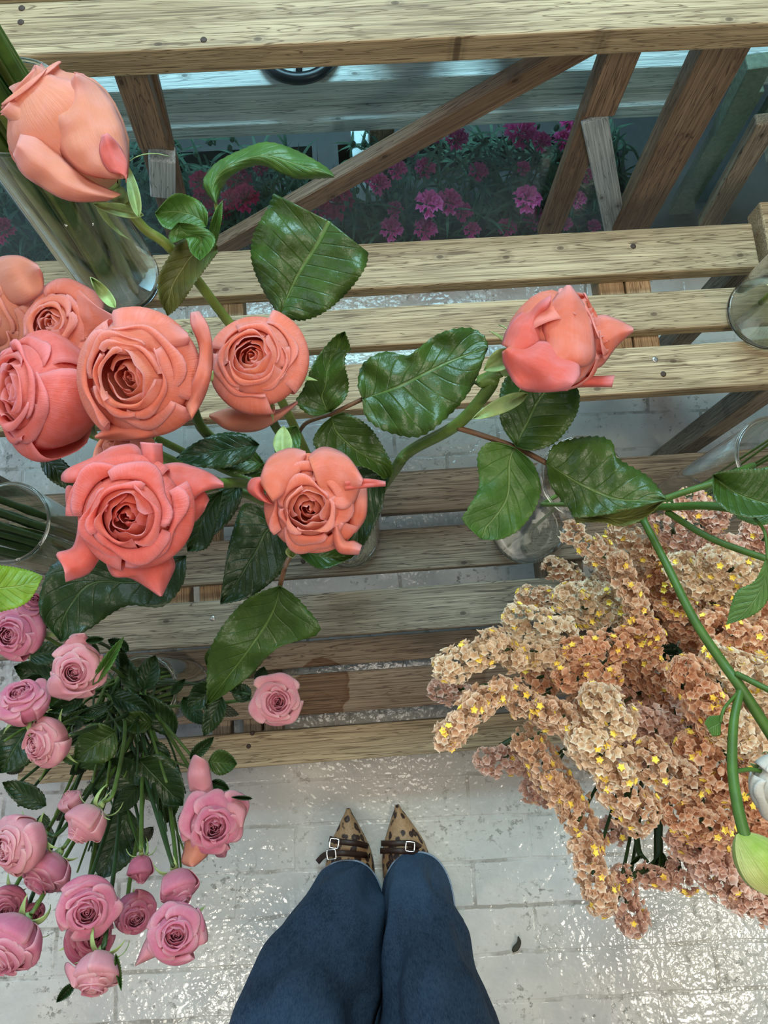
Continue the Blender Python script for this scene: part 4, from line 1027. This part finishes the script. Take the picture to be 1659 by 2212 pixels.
SG = [ # label, material, [(x1,y1,x2,y2,r,z)...]
 ('peach statice spray arching out at the upper left beside the empty vase', 'st_peach', [(1232, 1150, 1330, 1212, 24, .76), (1335, 1215, 1372, 1290, 26, .77), (1372, 1290, 1382, 1350, 26, .76), (1345, 1150, 1405, 1195, 36, .70)]),
 ('pinkish statice spray at the top right behind the green stems', 'st_pink', [(1430, 1120, 1475, 1165, 40, .72), (1490, 1085, 1545, 1115, 34, .72), (1530, 1180, 1580, 1200, 40, .70), (1640, 1150, 1670, 1170, 45, .70)]),
 ('dull peach statice spray lying over the grey slats at upper left of the bunch', 'st_peach', [(1195, 1225, 1262, 1262, 24, .58), (1140, 1290, 1210, 1300, 28, .60)]),
 ('cream peach statice spray below the dull one, dotted with yellow', 'st_cream', [(1118, 1340, 1212, 1362, 38, .72), (1228, 1290, 1290, 1335, 36, .70), (1310, 1290, 1340, 1330, 34, .68)]),
 ('statice spray reaching furthest left, with yellow florets at its tip', 'st_cream', [(965, 1442, 1055, 1402, 38, .78), (1068, 1385, 1110, 1420, 34, .77), (1120, 1405, 1205, 1425, 34, .76)]),
 ('orange centred statice spray in the upper middle of the bunch', 'st_orange', [(1235, 1415, 1400, 1375, 40, .76), (1230, 1462, 1310, 1462, 38, .77), (1150, 1440, 1175, 1490, 28, .72)]),
 ('small dull pink statice tuft at the far left behind the brighter sprays', 'st_pink', [(948, 1490, 1000, 1498, 26, .60)]),
 ('drooping peach statice spray at left, pointing down over the slat edge', 'st_peach', [(968, 1590, 1020, 1530, 36, .79), (1020, 1528, 1080, 1488, 32, .78)]),
 ('peach statice spray with many yellow dots in the left middle of the bunch', 'st_peach', [(1105, 1500, 1170, 1542, 34, .76), (1180, 1535, 1245, 1572, 38, .77), (1240, 1530, 1290, 1490, 34, .74)]),
 ('round cream statice head in the middle of the bunch', 'st_cream', [(1290, 1515, 1335, 1560, 46, .80), (1262, 1602, 1332, 1662, 46, .79)]),
 ('dusky pink statice tuft on a bare stem above the brick floor', 'st_pink', [(1055, 1640, 1118, 1642, 34, .62), (1150, 1708, 1185, 1716, 27, .62)]),
 ('long peach statice spray running down the lower left side of the bunch', 'st_peach', [(1140, 1600, 1205, 1700, 38, .72), (1228, 1715, 1272, 1830, 36, .72), (1262, 1835, 1300, 1940, 40, .73)]),
 ('peach statice spray with a pointed lower tip, centre bottom', 'st_peach', [(1330, 1700, 1382, 1755, 46, .78), (1368, 1765, 1374, 1785, 24, .77), (1400, 1640, 1480, 1690, 50, .78)]),
 ('brownish statice spray in the shaded middle right of the bunch', 'st_orange', [(1385, 1400, 1430, 1480, 44, .70), (1430, 1265, 1490, 1340, 50, .68), (1350, 1420, 1380, 1500, 38, .68)]),
 ('pinkish statice spray below the shaded middle of the bunch', 'st_pink', [(1380, 1560, 1450, 1600, 46, .74), (1350, 1610, 1400, 1620, 36, .70), (1440, 1520, 1480, 1560, 36, .70)]),
 ('bright orange peach statice spray left of the forked green stem', 'st_orange', [(1485, 1455, 1540, 1550, 46, .80), (1500, 1620, 1560, 1690, 50, .78)]),
 ('pale cream statice spray at upper right, behind the hanging green leaf', 'st_cream', [(1470, 1225, 1512, 1262, 40, .76), (1545, 1215, 1620, 1240, 46, .78), (1560, 1270, 1600, 1310, 42, .76)]),
 ('salmon orange statice spray right of the long green stem', 'st_orange', [(1545, 1355, 1620, 1385, 46, .78), (1640, 1300, 1680, 1420, 46, .72)]),
 ('cream statice spray at the right, under the fork of the green stem', 'st_cream', [(1555, 1430, 1640, 1475, 46, .80), (1560, 1565, 1640, 1610, 50, .80), (1650, 1500, 1690, 1560, 46, .76)]),
 ('reddish peach statice spray at lower right beside the green bud', 'st_orange', [(1565, 1700, 1645, 1740, 48, .76), (1640, 1780, 1680, 1850, 48, .74), (1470, 1760, 1560, 1790, 46, .78)]),
 ('pink statice spray at the bottom right corner of the bunch', 'st_pink', [(1480, 1815, 1545, 1850, 42, .76), (1535, 1880, 1600, 1925, 46, .76), (1610, 1930, 1680, 1962, 46, .76), (1600, 1850, 1640, 1870, 44, .74)]),
 ('lowest statice tuft on branching dark stems over the floor', 'st_pink', [(1340, 1925, 1365, 1990, 34, .70), (1400, 1890, 1430, 1895, 26, .70), (1460, 1880, 1482, 1905, 26, .70), (1340, 1885, 1350, 1890, 18, .7), (1310, 1790, 1335, 1800, 24, .66)]),
]
STS = []
for i, (lab, mt, items) in enumerate(SG):
    base = c8+Vector((.03*math.sin(i*2.4), .03*math.cos(i*2.4), .015)); h = c8+Vector((.03*math.sin(i*2.4)+.02, .03*math.cos(i*2.4), .28))
    t = empty('statice_spray', base, lab, 'statice', 'peach statice sprays')
    cs = [sprig(t, *it[:5], it[5], mt, .10 if mt != 'st_pink' else .045) for it in items]
    fk = sum((c for c, r in cs), Vector())/len(cs)*.45+h*.55
    mb = MB(); mb.tube([Vector(cat([tuple(base), tuple(h), tuple(fk)], j/12)) for j in range(13)], .0026, 8); obj('stem', mb, M['stemdark'], t)
    STS.append((t, mt, h, fk, items))
    for c, r in cs:
        mb = MB(); mb.tube([Vector(cat([tuple(fk), tuple(fk.lerp(c, .5)-Vector((0, 0, .02))), tuple(c)], j/8)) for j in range(9)], .0018, 7); obj('branch', mb, M['stemdark'], t)
# denser low tufts inside the bunch, fewer details
rs = random.Random(11)
for i in range(44):
    x = rs.uniform(1215, 1655); y = rs.uniform(1200, 1860)
    if x < 1330 and y > 1690: continue
    if y > 1740 and x < 1470: continue
    if x < 1290 and y < 1290: continue
    z = rs.uniform(.56, .68)
    t, mt, hh, fk_ = min(STS, key=lambda q: min((it[0]-x)**2+(it[1]-y)**2 for it in q[4]))[:4]
    cc, r = sprig(t, x-22, y-14, x+22, y+14, 38, z, mt, .02)
    mb = MB(); mb.tube([Vector(cat([tuple(hh), tuple(hh.lerp(cc, .5)-Vector((0, 0, .01))), tuple(cc)], j/8)) for j in range(9)], .002, 7); obj('branch', mb, M['stemdark'], t)
# visible dark stems/leaves of the lowest tuft
tb = empty('statice_stalk', P(1430, 1700, .6), 'two dark branching statice stalks with small leaves hanging over the floor', 'stem')
stem(tb, [(1372, 1775, .66), (1378, 1830, .68), (1385, 1850, .69)], .003, 'stemdark')
stem(tb, [(1425, 1730, .66), (1425, 1800, .68), (1418, 1860, .69), (1350, 1900, .70)], .003, 'stemdark')
stem(tb, [(1420, 1850, .69), (1440, 1900, .70)], .0022, 'stemdark', name='branch')
stem(tb, [(1385, 1845, .69), (1400, 1862, .69)], .0016, 'stemdark', name='branch')
for (bx, by, tx, ty, wd) in ((1430, 1840, 1438, 1912, 20), (1350, 1900, 1322, 1896, 16), (1340, 1915, 1328, 1945, 20), (1384, 1848, 1360, 1870, 10), (1470, 1840, 1455, 1850, 14), (1425, 1850, 1408, 1890, 12)):
    leafBT(tb, bx, by, tx, ty, wd, .695, 'leafdark', serr=0)
for (p1, p2, p3) in (((1345, 1100, .66), (1322, 1170, .6), (1290, 1262, .45)), ((1385, 1180, .62), (1340, 1215, .56), (1300, 1250, .45)), ((1190, 1310, .6), (1230, 1360, .5), (1290, 1400, .4)), ((1122, 1588, .62), (1088, 1608, .62), (1080, 1612, .62))):
    mb = MB(); q = [tuple(P(*p)) for p in (p1, p2, p3)]; mb.tube([Vector(cat(q, j/8)) for j in range(9)], .0032, 8)
    obj('stem', mb, M['stemdark'], tb)

# ------------------------------------------------------------------ person: jeans and leopard shoes
PE = empty('person', (0, -.38, 0), 'person standing on the floor in wide blue jeans and pointed leopard shoes, seen from above', 'person')
def hv(p): return Vector(p)
def legpath(keys, t):
    return cat(keys, t)
# hidden lower legs: one continuous body mesh
mb = MB()
LK = [(-.060, -.43, .05), (-.088, -.44, .26), (-.108, -.475, .50), (-.09, -.50, .72), (-.06, -.52, .90), (0, -.52, .95), (.07, -.52, .90), (.075, -.50, .72), (.055, -.475, .50), (.052, -.44, .26), (.060, -.43, .05)]
rr = [.032, .045, .050, .07, .08, .09, .08, .07, .050, .045, .032]
mb.tube([Vector(cat(LK, i/40)) for i in range(41)], [cat([(r,) for r in rr], i/40)[0] for i in range(41)], 16)
obj('body', mb, M['skin'], PE)
def jeans_leg(side, keys, seed):
    mb = MB(); nv = 70; nu = 72
    def fn(u, v):
        cx, cy, z, a, b = cat(keys, v)
        q = 2*PI*u
        n1 = noise.noise(Vector((math.cos(q)*1.3, math.sin(q)*1.3+seed, z*5.0)))
        n2 = noise.noise(Vector((math.cos(q)*2.6+z*5, math.sin(q)*2.6+seed, z*11)))
        rg = 1-2*abs(noise.noise(Vector((math.cos(q)*1.1+z*3, math.sin(q)*1.1+seed*2, z*4.5-seed))))
        fold = 1+.17*n1*smooth(0, .1, v)+.08*n2*smooth(.0, .2, v)+.16*(rg-.5)*smooth(0, .1, v)
        x = cx+a*fold*math.copysign(abs(math.cos(q))**.85, math.cos(q)); y = cy+b*fold*math.copysign(abs(math.sin(q))**.85, math.sin(q))
        return Vector((x, y, z)), (u, v)
    mb.grid(fn, nu, nv)
    return mb
jl = jeans_leg(0, [(-.062, -.417, .045, .064, .098), (-.067, -.418, .12, .071, .096), (-.088, -.43, .25, .082, .090), (-.120, -.455, .40, .083, .088), (-.108, -.48, .55, .080, .090), (-.092, -.50, .75, .082, .095), (-.08, -.52, .93, .095, .11)], 1)
jr = jeans_leg(1, [(.062, -.413, .045, .062, .098), (.058, -.415, .12, .061, .095), (.052, -.43, .25, .066, .088), (.056, -.455, .40, .070, .086), (.058, -.48, .55, .075, .090), (.075, -.50, .75, .080, .095), (.08, -.52, .93, .095, .11)], 5)
b = len(jl.v); jl.v += jr.v; jl.uv += jr.uv; jl.c += jr.c; jl.f += [tuple(k+b for k in f) for f in jr.f]
J = obj('jeans', jl, M['denim'], PE, solid=.0025)
for keys in ((-.062, -.417, .046, .065, .099), (.062, -.413, .046, .063, .099)):
    mb = MB(); pts = []
    for k in range(49):
        q = 2*PI*k/48; pts.append(Vector((keys[0]+keys[3]*math.copysign(abs(math.cos(q))**.85, math.cos(q)), keys[1]+keys[4]*math.copysign(abs(math.sin(q))**.85, math.sin(q)), keys[2])))
    mb.tube(pts, .0022, 8, cap=False); obj('hem', mb, M['denimhem'], J)
wb = MB(); pts = [Vector((.17*math.cos(2*PI*k/48), -.52+.115*math.sin(2*PI*k/48), .975)) for k in range(49)]
wb.tube(pts, .022, 8, cap=False); obj('waistband', wb, M['denim'], J)
# shoes
def shoe(tip, heel, side):
    tip = P(*tip, .012); tip.z = 0; heel = Vector(heel); ax = (tip-heel); L = ax.length; ax.normalize(); sx = Vector((ax.y, -ax.x, 0))
    s = link('shoe', None, PE); s.location = (tip+heel)/2-wloc(PE); s.empty_display_size = .02
    mb = MB()
    wk = [(.0025,), (.014,), (.026,), (.036,), (.041,), (.042,), (.038,), (.032,), (.028,), (.026,), (.018,)]
    hk = [(.010,), (.018,), (.026,), (.034,), (.044,), (.056,), (.065,), (.070,), (.074,), (.078,), (.075,)]
    def fn(u, v):
        w_ = cat(wk, v)[0]; h_ = cat(hk, v)[0]; q = PI*(u*1.2-.1)
        x = w_*math.cos(q)*(1.05); z = .004+max(-.004, h_*math.sin(q))
        p = tip.lerp(heel, v)+sx*x; return Vector((p.x, p.y, max(.004, z))), (u, v)
    mb.grid(fn, 20, 40); obj('upper', mb, M['leopard'], s, solid=.002)
    mb = MB()
    def fs(u, v):
        w_ = cat(wk, v)[0]+.001; p = tip.lerp(heel, v)+sx*(w_*(u-.5)*2); return Vector((p.x, p.y, .003)), (u, v)
    mb.grid(fs, 4, 40); obj('sole', mb, M['strap'], s, solid=.004)
    return s, ax, sx
S1, a1, s1 = shoe((752, 1748), (-.060, -.475, 0), -1)
S2, a2, s2 = shoe((858, 1740), (.060, -.475, 0), 1)
def buckle(S, px, py, z, w_, rot):
    c = P(px, py, z); up = (CAMP-c).normalized(); mb = MB()
    x = imgdir(math.cos(rot), math.sin(rot)); y = up.cross(x)
    pts = []
    for k in range(33):
        q = 2*PI*k/32; cc, ss = math.cos(q), math.sin(q); m_ = max(abs(cc), abs(ss))**.8
        pts.append(c+x*(cc/m_*w_)+y*(ss/m_*w_))
    mb.tube(pts, .0013, 8, cap=False); obj('buckle', mb, M['buckle'], S)
def strap(S, pts, wd):
    q = [tuple(P(*p)) for p in pts]; mb = MB()
    def fn(u, v):
        p = Vector(cat(q, v)); p2 = Vector(cat(q, min(.999, v+.02))); d = (p2-p).normalized() if (p2-p).length > 1e-7 else Vector((1, 0, 0))
        s_ = d.cross((CAMP-p).normalized()).normalized(); return p+s_*((u-.5)*wd), (u, v)
    mb.grid(fn, 2, 14); obj('strap', mb, M['strap'], S, solid=.0018)
strap(S1, [(712, 1812, .030), (735, 1818, .052), (770, 1822, .052), (796, 1828, .025)], .010)
strap(S1, [(686, 1862, .012), (704, 1846, .035), (740, 1843, .062), (800, 1848, .03)], .010)
strap(S2, [(824, 1822, .028), (850, 1822, .054), (890, 1822, .050), (910, 1832, .025)], .010)
strap(S2, [(822, 1838, .03), (860, 1838, .062), (905, 1845, .045), (926, 1864, .012)], .010)
buckle(S1, 722, 1822, .056, .0078, .15); buckle(S1, 716, 1846, .058, .0078, -.15); buckle(S2, 886, 1829, .060, .0078, .1)

# fallen leaf bit on the floor
dbr = empty('fallen_leaf', P(1115, 2042, .0), 'tiny curled dark leaf scrap lying on the pale floor', 'leaf')
blade('scrap', [(1120, 2022), (1126, 2035), (1120, 2052), (1108, 2058)], [(1118, 2024), (1117, 2035), (1108, 2045), (1106, 2052)], .008, .004, 'debris', dbr, serr=0, nv=8, nu=4, wav=.003, fold=0)
